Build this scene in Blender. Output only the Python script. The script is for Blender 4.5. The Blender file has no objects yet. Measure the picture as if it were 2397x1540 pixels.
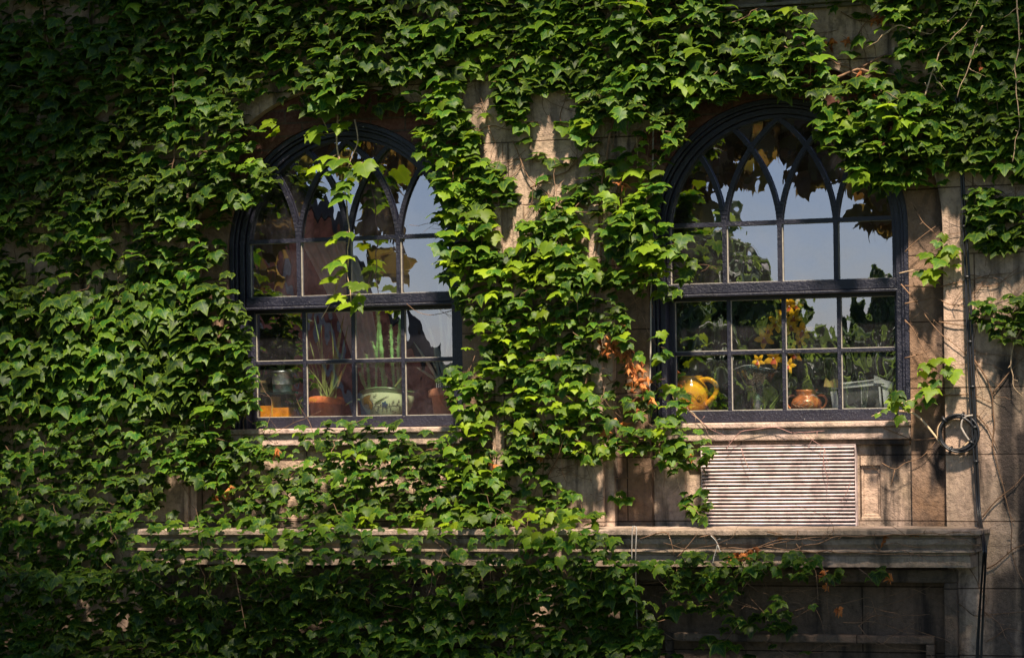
import bpy, math, random
import numpy as np
from mathutils import Vector, Matrix

R = math.radians
random.seed(7)
rng = np.random.default_rng(11)
sc = bpy.context.scene
COL = sc.collection

# ------------------------------------------------------------------ camera
F = 6624.0            # focal length in pixels of a 2397 x 1540 frame
YAW, ROLL = R(20), R(-0.86)
D0, EYE = 15.9, 1.9
CAM = Vector((D0 * math.sin(YAW), -D0 * math.cos(YAW), EYE))
MROT = Matrix.Rotation(YAW, 3, 'Z') @ Matrix.Rotation(R(90), 3, 'X') @ Matrix.Rotation(ROLL, 3, 'Z')
cd = bpy.data.cameras.new('camera')
cd.sensor_width = 36; cd.lens = 36 * F / 2397; cd.shift_y = 197 / 2397
cd.clip_start = 0.1; cd.clip_end = 1500
cam = bpy.data.objects.new('camera', cd); COL.objects.link(cam)
cam.location = CAM; cam.rotation_euler = MROT.to_euler()
sc.camera = cam

# ------------------------------------------------------------------ light
SUN_EL, SUN_AZ = R(57), R(22)      # azimuth to the right of the wall's normal
SUN = Vector((math.sin(SUN_AZ) * math.cos(SUN_EL), -math.cos(SUN_AZ) * math.cos(SUN_EL), math.sin(SUN_EL)))
w = bpy.data.worlds.new('World'); sc.world = w; w.use_nodes = True
nt = w.node_tree; nt.nodes.clear()
sky = nt.nodes.new('ShaderNodeTexSky'); sky.sky_type = 'NISHITA'; sky.sun_disc = False
sky.sun_elevation = SUN_EL; sky.sun_rotation = math.atan2(SUN.x, SUN.y)
sky.air_density = 1.0; sky.dust_density = 0.3; sky.ozone_density = 3.0
bg = nt.nodes.new('ShaderNodeBackground'); bg.inputs[1].default_value = 0.052
wo = nt.nodes.new('ShaderNodeOutputWorld')
nt.links.new(sky.outputs[0], bg.inputs[0]); nt.links.new(bg.outputs[0], wo.inputs[0])
sd = bpy.data.lights.new('sun', 'SUN'); sd.energy = 4.9; sd.angle = R(4.5); sd.color = (1.0, 0.86, 0.68)
so = bpy.data.objects.new('sun', sd); COL.objects.link(so)
so.rotation_euler = SUN.to_track_quat('Z', 'Y').to_euler(); so.location = SUN * 30
sc.view_settings.view_transform = 'Standard'; sc.view_settings.look = 'None'
sc.view_settings.exposure = 1.45; sc.view_settings.gamma = 1.0
sc.cycles.max_bounces = 6; sc.cycles.transparent_max_bounces = 10
sc.cycles.diffuse_bounces = 3; sc.cycles.glossy_bounces = 3

# ------------------------------------------------------------------ helpers
def ray(dx, dy):
    d = Vector(((dx - 1198.5) / F, (967 - dy) / F, -1.0))
    return MROT @ d
def W(dx, dy, y=0.0):
    d = ray(dx, dy); t = (y - CAM.y) / d.y
    return CAM + d * t
def proj(v):
    l = MROT.transposed() @ (Vector(v) - CAM)
    return 1198.5 + F * l.x / -l.z, 967 - F * l.y / -l.z
def MIR(dx, dy, dist):            # where a thing stands that pixel sees by way of a pane
    p = W(dx, dy, dist); return Vector((p.x, 0.36 - dist, p.z))

def tag(o, label=None, cat=None, group=None, kind=None):
    if label: o['label'] = label
    if cat: o['category'] = cat
    if group: o['group'] = group
    if kind: o['kind'] = kind
    return o
def empty(name, loc, label, cat, group=None):
    o = bpy.data.objects.new(name, None); COL.objects.link(o); o.location = loc
    o.empty_display_size = 0.1
    bpy.context.view_layer.update()
    return tag(o, label, cat, group)

class MB:
    def __init__(s): s.v = []; s.f = []; s.sm = []; s.m = []; s.mi = 0
    def add(s, vs, fs, smooth=False):
        b = len(s.v); s.v += [tuple(v) for v in vs]
        for f in fs: s.f.append(tuple(b + i for i in f)); s.sm.append(smooth); s.m.append(s.mi)
        return s
    def box(s, x0, x1, y0, y1, z0, z1, M=None):
        vs = [Vector(p) for p in ((x0,y0,z0),(x1,y0,z0),(x1,y1,z0),(x0,y1,z0),(x0,y0,z1),(x1,y0,z1),(x1,y1,z1),(x0,y1,z1))]
        if M: vs = [M @ v for v in vs]
        return s.add(vs, [(0,3,2,1),(4,5,6,7),(0,1,5,4),(1,2,6,5),(2,3,7,6),(3,0,4,7)])
    def tube(s, pts, r, n=6, cap=True, flat=1.0):
        pts = [Vector(p) for p in pts]; k = len(pts)
        if k < 2: return s
        rs = r if isinstance(r, (list, tuple)) else [r] * k
        vs = []; up = None
        for i, p in enumerate(pts):
            t = (pts[min(i + 1, k - 1)] - pts[max(i - 1, 0)])
            if t.length < 1e-9: t = Vector((0, 0, 1))
            t.normalize()
            if up is None: up = t.orthogonal().normalized()
            up = (up - t * up.dot(t))
            if up.length < 1e-6: up = t.orthogonal()
            up.normalize(); b = t.cross(up)
            for j in range(n):
                a = 2 * math.pi * j / n
                vs.append(p + (up * math.cos(a) + b * math.sin(a) * flat) * rs[i])
        fs = [(i*n+j, i*n+(j+1)%n, (i+1)*n+(j+1)%n, (i+1)*n+j) for i in range(k-1) for j in range(n)]
        if cap: fs += [tuple(range(n-1, -1, -1)), tuple((k-1)*n + j for j in range(n))]
        return s.add(vs, fs, True)
    def lathe(s, c, prof, n=40, sx=1, sy=1, fn=None, close=False):
        vs = []
        for (r, z) in prof:
            for j in range(n):
                a = 2 * math.pi * j / n
                p = Vector((c[0] + r * math.cos(a) * sx, c[1] + r * math.sin(a) * sy, c[2] + z))
                if fn: p = fn(p, a, r, z)
                vs.append(p)
        k = len(prof)
        fs = [(i*n+j, i*n+(j+1)%n, (i+1)*n+(j+1)%n, (i+1)*n+j) for i in range(k-1) for j in range(n)]
        fs.append(tuple(range(n-1, -1, -1)))
        if close: fs.append(tuple((k-1)*n + j for j in range(n)))
        return s.add(vs, fs, True)
    def build(s, name, mat, parent=None, bevel=0, **kw):
        me = bpy.data.meshes.new(name)
        v = s.v
        if parent is not None:
            l = parent
            off = Vector((0, 0, 0))
            while l is not None: off += l.location; l = l.parent
            v = [(a - off.x, b - off.y, c - off.z) for a, b, c in v]
        me.from_pydata(v, [], s.f)
        me.polygons.foreach_set('use_smooth', s.sm)
        mats = mat if isinstance(mat, (list, tuple)) else [mat]
        for m_ in mats: me.materials.append(m_)
        if len(mats) > 1: me.polygons.foreach_set('material_index', s.m)
        me.update()
        o = bpy.data.objects.new(name, me); COL.objects.link(o); o.parent = parent
        if bevel:
            b = o.modifiers.new('bevel', 'BEVEL'); b.width = bevel; b.segments = 2; b.limit_method = 'ANGLE'
        tag(o, **kw)
        return o

def spline(P, n=8):
    P = [Vector(p) for p in P]
    if len(P) < 3: 
        return [P[0].lerp(P[1], i / n) for i in range(n + 1)]
    out = []
    for i in range(len(P) - 1):
        p0 = P[max(i-1, 0)]; p1 = P[i]; p2 = P[i+1]; p3 = P[min(i+2, len(P)-1)]
        for k in range(n):
            t = k / n
            out.append(0.5 * ((2*p1) + (p2-p0)*t + (2*p0-5*p1+4*p2-p3)*t*t + (3*p1-p0-3*p2+p3)*t**3))
    out.append(P[-1]); return out

# ------------------------------------------------------------------ materials
class NM:
    def __init__(s, name):
        s.m = bpy.data.materials.new(name); s.m.use_nodes = True
        s.t = s.m.node_tree; s.t.nodes.clear()
        s.out = s.n('ShaderNodeOutputMaterial')
    def n(s, typ, **kw):
        x = s.t.nodes.new(typ)
        for k, v in kw.items():
            if k.startswith('i_'):
                key = k[2:].replace('_', ' ')
                x.inputs[int(key) if key.isdigit() else key].default_value = v
            else: setattr(x, k, v)
        return x
    def l(s, a, b): s.t.links.new(a, b)
    def coords(s, scale=(1, 1, 1), kind='obj'):
        g = s.n('ShaderNodeNewGeometry'); mp = s.n('ShaderNodeMapping'); mp.inputs['Scale'].default_value = scale
        s.l(g.outputs['Position'], mp.inputs[0]); return mp.outputs[0]
    def noise(s, co, scale, detail=5, rough=0.6, dist=0.0):
        x = s.n('ShaderNodeTexNoise'); x.inputs['Scale'].default_value = scale; x.inputs['Detail'].default_value = detail
        x.inputs['Roughness'].default_value = rough; x.inputs['Distortion'].default_value = dist
        s.l(co, x.inputs['Vector']); return x.outputs['Fac']
    def ramp(s, fac, stops):
        x = s.n('ShaderNodeValToRGB'); e = x.color_ramp.elements
        while len(e) < len(stops): e.new(0.5)
        for i, (p, c) in enumerate(stops):
            e[i].position = p; e[i].color = (c[0], c[1], c[2], 1) if isinstance(c, tuple) else (c, c, c, 1)
        s.l(fac, x.inputs[0]); return x.outputs[0]
    def mix(s, f, a, b, mode='MIX'):
        x = s.n('ShaderNodeMix', data_type='RGBA', blend_type=mode)
        for sock, v in ((x.inputs['Factor'], f), (x.inputs[6], a), (x.inputs[7], b)):
            if hasattr(v, 'links'): s.l(v, sock)
            elif isinstance(v, tuple): sock.default_value = (v[0], v[1], v[2], 1)
            else: sock.default_value = v
        return x.outputs[2]
    def math(s, op, a, b=None, c=None):
        x = s.n('ShaderNodeMath', operation=op)
        for i, v in enumerate((a, b, c)):
            if v is None: continue
            if hasattr(v, 'links'): s.l(v, x.inputs[i])
            else: x.inputs[i].default_value = v
        return x.outputs[0]
    def bump(s, h, strength=0.3, dist=0.01, prev=None):
        x = s.n('ShaderNodeBump'); x.inputs['Strength'].default_value = strength; x.inputs['Distance'].default_value = dist
        s.l(h, x.inputs['Height'])
        if prev: s.l(prev, x.inputs['Normal'])
        return x.outputs[0]
    def bsdf(s, col, rough=0.7, spec=0.4, nrm=None, metal=0.0, **kw):
        x = s.n('ShaderNodeBsdfPrincipled')
        for sock, v in (('Base Color', col), ('Roughness', rough), ('Specular IOR Level', spec), ('Metallic', metal)):
            if hasattr(v, 'links'): s.l(v, x.inputs[sock])
            elif isinstance(v, tuple): x.inputs[sock].default_value = (v[0], v[1], v[2], 1)
            else: x.inputs[sock].default_value = v
        if nrm: s.l(nrm, x.inputs['Normal'])
        for k, v in kw.items(): x.inputs[k.replace('_', ' ')].default_value = v
        return x
    def fin(s, x): s.l(x.outputs[0], s.out.inputs[0]); return s.m

def m_stone(name, base, dark, pink, joints=True, stain=0.5, streaks=()):
    m = NM(name); co = m.coords()
    n1 = m.noise(co, 2.2, 6, 0.62, 0.4); n2 = m.noise(co, 28, 6, 0.7); n3 = m.noise(co, 130, 3, 0.6)
    st = m.noise(m.coords((9, 9, 1.1)), 1.0, 5, 0.6, 0.3)
    c = m.mix(m.ramp(n1, [(0.38, 0.0), (0.62, 1.0)]), base, pink)
    c = m.mix(m.math('MULTIPLY', m.ramp(n2, [(0.35, 1.0), (0.55, 0.0)]), 0.35), c, dark)
    c = m.mix(m.math('MULTIPLY', m.ramp(st, [(0.50, 0.0), (0.68, 1.0)]), stain), c, dark)
    nr = m.bump(n1, 0.5, 0.05); nr = m.bump(n2, 0.8, 0.014, nr); nr = m.bump(n3, 0.6, 0.005, nr)
    bl = m.noise(co, 7, 7, 0.72, 1.0); c = m.mix(m.math('MULTIPLY', m.ramp(bl, [(0.52, 0.0), (0.66, 1.0)]), 0.45), c, dark)
    if streaks:
        g0 = m.n('ShaderNodeNewGeometry'); s0 = m.n('ShaderNodeSeparateXYZ'); m.l(g0.outputs['Position'], s0.inputs[0])
        wob = m.math('MULTIPLY', m.math('SUBTRACT', m.noise(m.coords((6, 6, 2)), 1.0, 5, 0.7), 0.5), 0.10)
        for (x0, hw, zt, zb, am) in streaks:
            dx = m.math('ABSOLUTE', m.math('SUBTRACT', m.math('ADD', s0.outputs[0], wob), x0))
            a = m.n('ShaderNodeMapRange', interpolation_type='SMOOTHSTEP'); m.l(dx, a.inputs[0])
            for i_, v_ in ((1, hw * .4), (2, hw * 1.4), (3, am), (4, 0.0)): a.inputs[i_].default_value = v_
            zz = m.math('ADD', s0.outputs[2], m.math('MULTIPLY', wob, 2.0))
            b = m.n('ShaderNodeMapRange', interpolation_type='SMOOTHSTEP'); m.l(zz, b.inputs[0])
            for i_, v_ in ((1, zt + .06), (2, zt - .05), (3, 0.0), (4, 1.0)): b.inputs[i_].default_value = v_
            b2 = m.n('ShaderNodeMapRange', interpolation_type='SMOOTHSTEP'); m.l(zz, b2.inputs[0])
            for i_, v_ in ((1, zb - .08), (2, zb + .04), (3, 0.0), (4, 1.0)): b2.inputs[i_].default_value = v_
            c = m.mix(m.math('MULTIPLY', m.math('MULTIPLY', a.outputs[0], b.outputs[0]), b2.outputs[0]), c, (0.018, 0.016, 0.018))
    if joints:
        g = m.n('ShaderNodeNewGeometry'); sp = m.n('ShaderNodeSeparateXYZ'); m.l(g.outputs['Position'], sp.inputs[0])
        cb = m.n('ShaderNodeCombineXYZ'); m.l(sp.outputs[0], cb.inputs[0]); m.l(m.math('ADD', sp.outputs[2], 0.13), cb.inputs[1])
        br = m.n('ShaderNodeTexBrick'); br.inputs['Scale'].default_value = 1.0
        br.inputs['Brick Width'].default_value = 1.31; br.inputs['Row Height'].default_value = 0.355
        br.inputs['Mortar Size'].default_value = 0.004; br.inputs['Mortar Smooth'].default_value = 0.3
        br.inputs['Color1'].default_value = (0.8, 0.8, 0.8, 1); br.inputs['Color2'].default_value = (1.0, 0.97, 0.93, 1)
        br.inputs['Mortar'].default_value = (0.25, 0.22, 0.2, 1)
        m.l(cb.outputs[0], br.inputs['Vector'])
        c = m.mix(1.0, c, br.outputs['Color'], 'MULTIPLY')
        inv = m.math('SUBTRACT', 1.0, br.outputs['Fac']); nr = m.bump(inv, 0.6, 0.006, nr)
    return m.fin(m.bsdf(c, 0.85, 0.25, nr))
def m_brick():
    m = NM('red_brick'); g = m.n('ShaderNodeNewGeometry'); sp = m.n('ShaderNodeSeparateXYZ'); m.l(g.outputs['Position'], sp.inputs[0])
    cb = m.n('ShaderNodeCombineXYZ'); m.l(sp.outputs[0], cb.inputs[0]); m.l(sp.outputs[2], cb.inputs[1])
    br = m.n('ShaderNodeTexBrick'); br.inputs['Scale'].default_value = 1.0
    br.inputs['Brick Width'].default_value = 0.215; br.inputs['Row Height'].default_value = 0.075; br.inputs['Mortar Size'].default_value = 0.006
    br.inputs['Color1'].default_value = (0.09, 0.028, 0.018, 1); br.inputs['Color2'].default_value = (0.05, 0.017, 0.012, 1)
    br.inputs['Mortar'].default_value = (0.045, 0.03, 0.022, 1); m.l(cb.outputs[0], br.inputs['Vector'])
    co = m.coords(); n = m.noise(co, 45, 5, 0.7)
    c = m.mix(m.math('MULTIPLY', m.ramp(n, [(0.4, 0.0), (0.65, 1.0)]), 0.4), br.outputs['Color'], (0.18, 0.10, 0.07))
    nr = m.bump(m.math('SUBTRACT', 1.0, br.outputs['Fac']), 0.7, 0.008); nr = m.bump(n, 0.4, 0.005, nr)
    return m.fin(m.bsdf(c, 0.85, 0.3, nr))
def m_wood(name='painted_wood', col=(0.005, 0.005, 0.0125)):
    m = NM(name); co = m.coords(); a = m.noise(co, 60, 4, 0.7); b = m.noise(m.coords((1, 1, 1)), 190, 3, 0.6); l = m.noise(co, 6, 4)
    c = m.mix(m.ramp(l, [(0.35, 0.0), (0.7, 1.0)]), col, (col[0]*1.9, col[1]*1.9, col[2]*2.0))
    c = m.mix(m.ramp(a, [(0.69, 0.0), (0.71, 1.0)]), c, (0.28, 0.27, 0.25))
    nr = m.bump(a, 0.7, 0.008); nr = m.bump(b, 0.5, 0.003, nr)
    return m.fin(m.bsdf(c, m.ramp(l, [(0.3, 0.32), (0.7, 0.55)]), 0.5, nr))
def m_plain(name, col, rough=0.6, spec=0.4, var=0.25, scale=30, bump=0.2, metal=0.0, **kw):
    m = NM(name); co = m.coords(); n = m.noise(co, scale, 5, 0.65); n2 = m.noise(co, scale * 5, 3)
    c = m.mix(m.ramp(n, [(0.35, 0.0), (0.65, 1.0)]), tuple(x * (1 - var) for x in col), tuple(min(1, x * (1 + var)) for x in col))
    return m.fin(m.bsdf(c, rough, spec, m.bump(n2, bump, 0.003), metal, **kw))
def m_leaf(name, c0, c1, c2, trans=0.30, rough=0.38):
    m = NM(name)
    at = m.n('ShaderNodeAttribute', attribute_name='tint'); sep = m.n('ShaderNodeSeparateColor'); m.l(at.outputs['Color'], sep.inputs[0])
    age, edge, rnd = sep.outputs[0], sep.outputs[1], sep.outputs[2]
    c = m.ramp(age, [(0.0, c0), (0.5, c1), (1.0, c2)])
    c = m.mix(m.math('MULTIPLY', m.math('POWER', edge, 3.0), 0.45), c, (c2[0]*1.1, c2[1]*1.15, c2[2]*1.2))
    # veins from the leaf's own coordinates
    uv = m.n('ShaderNodeUVMap', uv_map='leaf'); sx = m.n('ShaderNodeSeparateXYZ'); m.l(uv.outputs[0], sx.inputs[0])
    ax = m.math('ABSOLUTE', m.math('SUBTRACT', sx.outputs[0], 0.5)); yy = m.math('SUBTRACT', 0.95, sx.outputs[1])
    d2 = m.math('ABSOLUTE', m.math('SUBTRACT', m.math('MULTIPLY', ax, 0.64), m.math('MULTIPLY', yy, 0.77)))
    d3 = m.math('ABSOLUTE', m.math('SUBTRACT', m.math('MULTIPLY', ax, 0.89), m.math('MULTIPLY', m.math('SUBTRACT', yy, 0.35), 0.45)))
    vd = m.math('MINIMUM', m.math('MINIMUM', ax, d2), m.math('ADD', d3, 0.008))
    v = m.ramp(vd, [(0.0, 1.0), (0.022, 0.0)])
    c = m.mix(m.math('MULTIPLY', v, 0.35), c, (c2[0]*0.9+0.03, c2[1]*0.9+0.03, c2[2]+0.02))
    pn = m.noise(m.coords(), 55, 4, 0.7); c = m.mix(m.math('MULTIPLY', m.ramp(pn, [(0.66, 0.0), (0.72, 1.0)]), 0.55), c, (0.16, 0.10, 0.03))
    ln = m.noise(m.coords(), 22, 3, 0.6); c = m.mix(m.math('MULTIPLY', m.ramp(ln, [(0.4, 0.0), (0.7, 1.0)]), 0.25), c, (c2[0]*.7, c2[1]*.7, c2[2]))
    hsv = m.n('ShaderNodeHueSaturation'); m.l(c, hsv.inputs['Color'])
    m.l(m.math('ADD', 0.6, m.math('MULTIPLY', rnd, 0.8)), hsv.inputs['Value'])
    c = hsv.outputs[0]
    nr = m.bump(v, -0.3, 0.004)
    p = m.bsdf(c, rough, 0.26, nr)
    tr = m.n('ShaderNodeBsdfTranslucent')
    tc = m.mix(1.0, c, (1.6, 1.5, 0.55), 'MULTIPLY'); m.l(tc, tr.inputs[0])
    mx = m.n('ShaderNodeMixShader'); mx.inputs[0].default_value = trans
    m.l(p.outputs[0], mx.inputs[1]); m.l(tr.outputs[0], mx.inputs[2])
    return m.fin(mx)
def m_pane():
    m = NM('old_window_glass'); co = m.coords((1, 1, 0.5)); n = m.noise(co, 3.0, 2, 0.5); n2 = m.noise(m.coords((9, 9, 6)), 1.0, 1)
    nr = m.bump(n, 0.07, 0.02); nr = m.bump(n2, 0.09, 0.006, nr)
    gl = m.n('ShaderNodeBsdfGlossy'); gl.inputs['Roughness'].default_value = 0.0; gl.inputs['Color'].default_value = (0.84, 0.80, 1.0, 1); m.l(nr, gl.inputs['Normal'])
    tr = m.n('ShaderNodeBsdfTransparent'); tr.inputs[0].default_value = (0.92, 0.95, 0.94, 1)
    fr = m.n('ShaderNodeLayerWeight'); fr.inputs[0].default_value = 0.5
    f = m.math('ADD', m.math('MULTIPLY', m.math('POWER', fr.outputs['Facing'], 4.0), 0.6), 0.36)
    mx = m.n('ShaderNodeMixShader'); m.l(f, mx.inputs[0]); m.l(tr.outputs[0], mx.inputs[1]); m.l(gl.outputs[0], mx.inputs[2])
    du = m.n('ShaderNodeBsdfDiffuse'); du.inputs[0].default_value = (0.42, 0.40, 0.46, 1)
    dn = m.noise(m.coords((1, 1, 1)), 5, 6, 0.65, 1.0); dn2 = m.noise(m.coords((60, 60, 8)), 1, 3, 0.6)
    df = m.math('MULTIPLY', m.ramp(dn, [(0.35, 0.004), (0.8, 0.06)]), m.ramp(dn2, [(0.3, 0.55), (0.7, 1.0)]))
    m2 = m.n('ShaderNodeMixShader'); m.l(df, m2.inputs[0]); m.l(mx.outputs[0], m2.inputs[1]); m.l(du.outputs[0], m2.inputs[2])
    return m.fin(m2)
def m_vase():
    m = NM('clear_vase_glass'); gl = m.n('ShaderNodeBsdfGlossy'); gl.inputs['Roughness'].default_value = 0.03
    tr = m.n('ShaderNodeBsdfTransparent'); tr.inputs[0].default_value = (0.62, 0.80, 0.74, 1)
    lw = m.n('ShaderNodeLayerWeight'); lw.inputs[0].default_value = 0.45
    f = m.math('ADD', m.math('MULTIPLY', lw.outputs['Facing'], 0.5), 0.06)
    mx = m.n('ShaderNodeMixShader'); m.l(f, mx.inputs[0]); m.l(tr.outputs[0], mx.inputs[1]); m.l(gl.outputs[0], mx.inputs[2])
    return m.fin(mx)

STK = []
for (a, hw, t, b, am) in ((2356, 22, 830, 1200, .9), (2392, 14, 1000, 1700, .9), (2190, 12, 430, 1010, .6), (2188, 16, 1010, 1130, .9), (2150, 12, 1005, 1080, .7), (2050, 14, 1020, 1080, .85), (2092, 24, 1020, 1085, .95),
                         (1985, 14, 1028, 1055, .6), (2350, 30, 1330, 1800, .8), (1450, 14, 1060, 1110, .6), (1625, 10, 1060, 1130, .6), (1200, 8, 240, 330, .5), (1290, 10, 250, 300, .5), (1530, 10, 1040, 1100, .5), (2030, 12, 130, 200, .5)):
    p_ = W(a, t, 0); STK.append((p_.x, hw * 0.0025, p_.z, W(a, b, 0).z, am))
STONE = m_stone('limestone_wall', (0.42, 0.315, 0.225), (0.04, 0.032, 0.028), (0.54, 0.385, 0.30), stain=0.95, streaks=STK)
STONE2 = m_stone('brown_stone_jamb', (0.23, 0.135, 0.08), (0.05, 0.035, 0.03), (0.27, 0.18, 0.13), streaks=STK)
STONEP = m_stone('stone_trim', (0.40, 0.30, 0.22), (0.08, 0.06, 0.05), (0.52, 0.37, 0.32), joints=False, stain=0.55)
BRICK = m_brick()
WOOD = m_wood()
PUTTY = m_plain('old_putty', (0.34, 0.31, 0.25), 0.7, 0.3, 0.2, 40)
LOUV = m_plain('painted_louvre', (0.52, 0.41, 0.395), 0.55, 0.35, 0.35, 14, 0.3)
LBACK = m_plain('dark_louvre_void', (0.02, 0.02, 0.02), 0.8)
GLASS = m_pane(); VASE = m_vase()
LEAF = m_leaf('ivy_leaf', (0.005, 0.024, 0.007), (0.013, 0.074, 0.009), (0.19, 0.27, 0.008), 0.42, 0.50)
DEAD = m_leaf('dried_leaf', (0.12, 0.03, 0.012), (0.36, 0.10, 0.02), (0.50, 0.20, 0.06), 0.25, 0.7)
TREELEAF = m_leaf('tree_leaf', (0.035, 0.065, 0.03), (0.075, 0.14, 0.05), (0.14, 0.22, 0.07), 0.5, 0.45)
STEM = m_plain('ivy_stem', (0.17, 0.10, 0.06), 0.8, 0.2, 0.4, 20)
STEML = m_plain('pale_tendril', (0.42, 0.30, 0.19), 0.8, 0.2, 0.3, 25)
BARK = m_plain('bark', (0.08, 0.055, 0.04), 0.9, 0.2, 0.4, 8, 0.8)
RUBBER = m_plain('black_cable', (0.012, 0.012, 0.015), 0.42, 0.5, 0.2, 30)
BEIGE = m_plain('beige_cable', (0.50, 0.36, 0.22), 0.5, 0.4, 0.15, 30)
STONE_SHADED = m_stone('shade_toned_stone', (0.13, 0.095, 0.07), (0.025, 0.02, 0.018), (0.17, 0.115, 0.085), stain=0.9)  # darker stone for below the ledges, shade put into its colour
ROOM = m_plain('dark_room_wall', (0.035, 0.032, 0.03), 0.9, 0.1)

# ------------------------------------------------------------------ measures
YJ, YA = 0.06, 0.10                   # jamb face, apron face (the main wall face is y = 0)
YF, YU, YL = 0.10, 0.16, 0.21         # wood frame face, upper sash glass, lower sash glass
xr0, xr1 = W(1573, 700, YU).x, W(2093, 700, YU).x
A = (xr1 - xr0) / 2                   # half the glass width
class Win: pass
def mkwin(cx, zb):
    q = Win(); q.cx = cx; q.zb = zb
    return q
RW = mkwin((xr0 + xr1) / 2, W(1832, 959, YL).z)
LW = mkwin(W(590, 700, YU).x + A, W(832, 974, YL).z)
zref = RW.zb
HS = W(1832, 545, YU).z - zref        # spring line above the lower glass edge
HM = W(1832, 520, YU).z - zref        # transom bar
HR1 = W(1832, 659, YU).z - zref       # meeting rail top / bottom
HR0 = W(1832, 684, YU).z - zref
HLT = W(1832, 700, YL).z - zref       # lower glass top
HLM = W(1832, 823, YL).z - zref
HB = W(1832, 987, YL).z - zref        # bottom of the wood
k = A / 260.0                         # metres per pixel at the right window
RO, RJ = 303 * k, 385 * k             # frame outer radius, opening outer radius
for q in (RW, LW): q.zs = q.zb + HS
ZL1 = W(1830, 1236, -0.25).z          # ledge top
ZL0 = W(1830, 1326, -0.20).z
ZTOP, ZBOT = 5.6, 0.0
XA, XB = -9.0, 9.0

def arch_pts(cx, zs, zb, r, n=40):
    P = [(cx - r, zb)]
    for i in range(n + 1):
        a = math.pi - math.pi * i / n
        P.append((cx + r * math.cos(a), zs + r * math.sin(a)))
    P.append((cx + r, zb)); return P
def arch_band(mb, cx, zs, zb, ro, ri, y0, y1, n=40, czo=0.0, bottom=False):
    """solid band following jambs and arch, between radii ro and ri, faces y0 (front) .. y1"""
    O = arch_pts(cx, zs + czo, zb, ro, n); I = arch_pts(cx, zs, zb, ri, n); m = len(O)
    vs = [(x, y0, z) for x, z in O] + [(x, y0, z) for x, z in I] + [(x, y1, z) for x, z in O] + [(x, y1, z) for x, z in I]
    fs = []
    for i in range(m - 1):
        fs += [(i, m+i, m+i+1, i+1), (m+i, 3*m+i, 3*m+i+1, m+i+1), (i, i+1, 2*m+i+1, 2*m+i), (2*m+i, 2*m+i+1, 3*m+i+1, 3*m+i)]
    fs += [(0, 2*m, 3*m, m), (m-1, 2*m-1, 4*m-1, 3*m-1)]
    mb.add(vs, fs)
def arch_sheet(mb, cx, zs, zb, r, y, n=40, flip=False):
    P = [(x, max(z, zb)) for x, z in arch_pts(cx, zs, zb, r, n)][3:-3]
    h_ = r * math.cos(math.asin(max(0.0, min(1.0, (zb - zs) / r))))
    P = [(cx - h_, zb)] + [p for p in P if p[1] > zb + 1e-5] + [(cx + h_, zb)]
    vs = [(x, y, z) for x, z in P]
    mb.add(vs, [tuple(range(len(vs)))])

# ------------------------------------------------------------------ the wall
ZW = RW.zb + HB                        # bottom of the window opening (sill top)
building = empty('stone_building', (0, 0, 0), 'weathered stone building wall with two arched window bays overgrown with ivy', 'building')
mb = MB()
# main wall sheet with two tall arched bays (each bay runs down to the ledge)
bays = sorted([LW, RW], key=lambda q: q.cx)
xs = XA
def wallbox(x0, x1, z0, z1, y0=0.0, y1=0.30): mb.box(x0, x1, y0, y1, z0, z1)
for q in bays:
    wallbox(xs, q.cx - RJ, ZBOT, ZTOP); xs = q.cx + RJ
wallbox(xs, XB, ZBOT, ZTOP)
N = 48
for q in bays:
    vs = []; fs = []
    for i in range(N + 1):
        a = math.pi - math.pi * i / N
        x = q.cx + RJ * math.cos(a); z = q.zs + RJ * math.sin(a)
        vs += [(x, 0, z), (x, 0, ZTOP), (x, 0.30, z), (x, 0.30, ZTOP)]
    for i in range(N):
        b = 4 * i
        fs += [(b, b+4, b+5, b+1), (b, b+2, b+6, b+4), (b+2, b+3, b+7, b+6)]
    mb.add(vs, fs)
mb.build('wall', STONE, building)
# arch ring and jambs
mbj = MB(); mbb = MB()
for q in bays:
    mbb2 = mbb
    n = 40; O = arch_pts(q.cx, q.zs, q.zs, RJ - 0.002, n)[1:-1]; I = arch_pts(q.cx, q.zs, q.zs, RO, n)[1:-1]; m_ = len(O)
    for (s0, s1, tgt) in ((0, 7, 'spring_stone'), (7, m_ - 8, 'brick_arch'), (m_ - 8, m_ - 1, 'spring_stone')):
        oo, ii = O[s0:s1 + 1], I[s0:s1 + 1]; k2 = len(oo)
        vs = [(x, YJ, z) for x, z in oo] + [(x, YJ, z) for x, z in ii] + [(x, YJ + 0.2, z) for x, z in ii]
        fs = []
        for i in range(k2 - 1): fs += [(i, k2+i, k2+i+1, i+1), (k2+i, 2*k2+i, 2*k2+i+1, k2+i+1)]
        t_ = MB(); t_.add(vs, fs); t_.build(tgt, STONE2 if tgt[0] == 's' else BRICK, building)
    for s in (-1, 1):
        x0, x1 = sorted((q.cx + s * RO, q.cx + s * (RJ - 0.002)))
        mbj = MB(); mbj.box(x0, x1, YJ, YJ + 0.2, ZL1 - 0.1, q.zs); mbj.build('jamb', STONE2, building)
    mbj = MB(); mbj.box(q.cx - RJ + 0.002, q.cx + RJ - 0.002, 0.10, 0.28, ZBOT, ZL1 - 0.101); mbj.build('lower_infill', STONE_SHADED, building)
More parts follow.
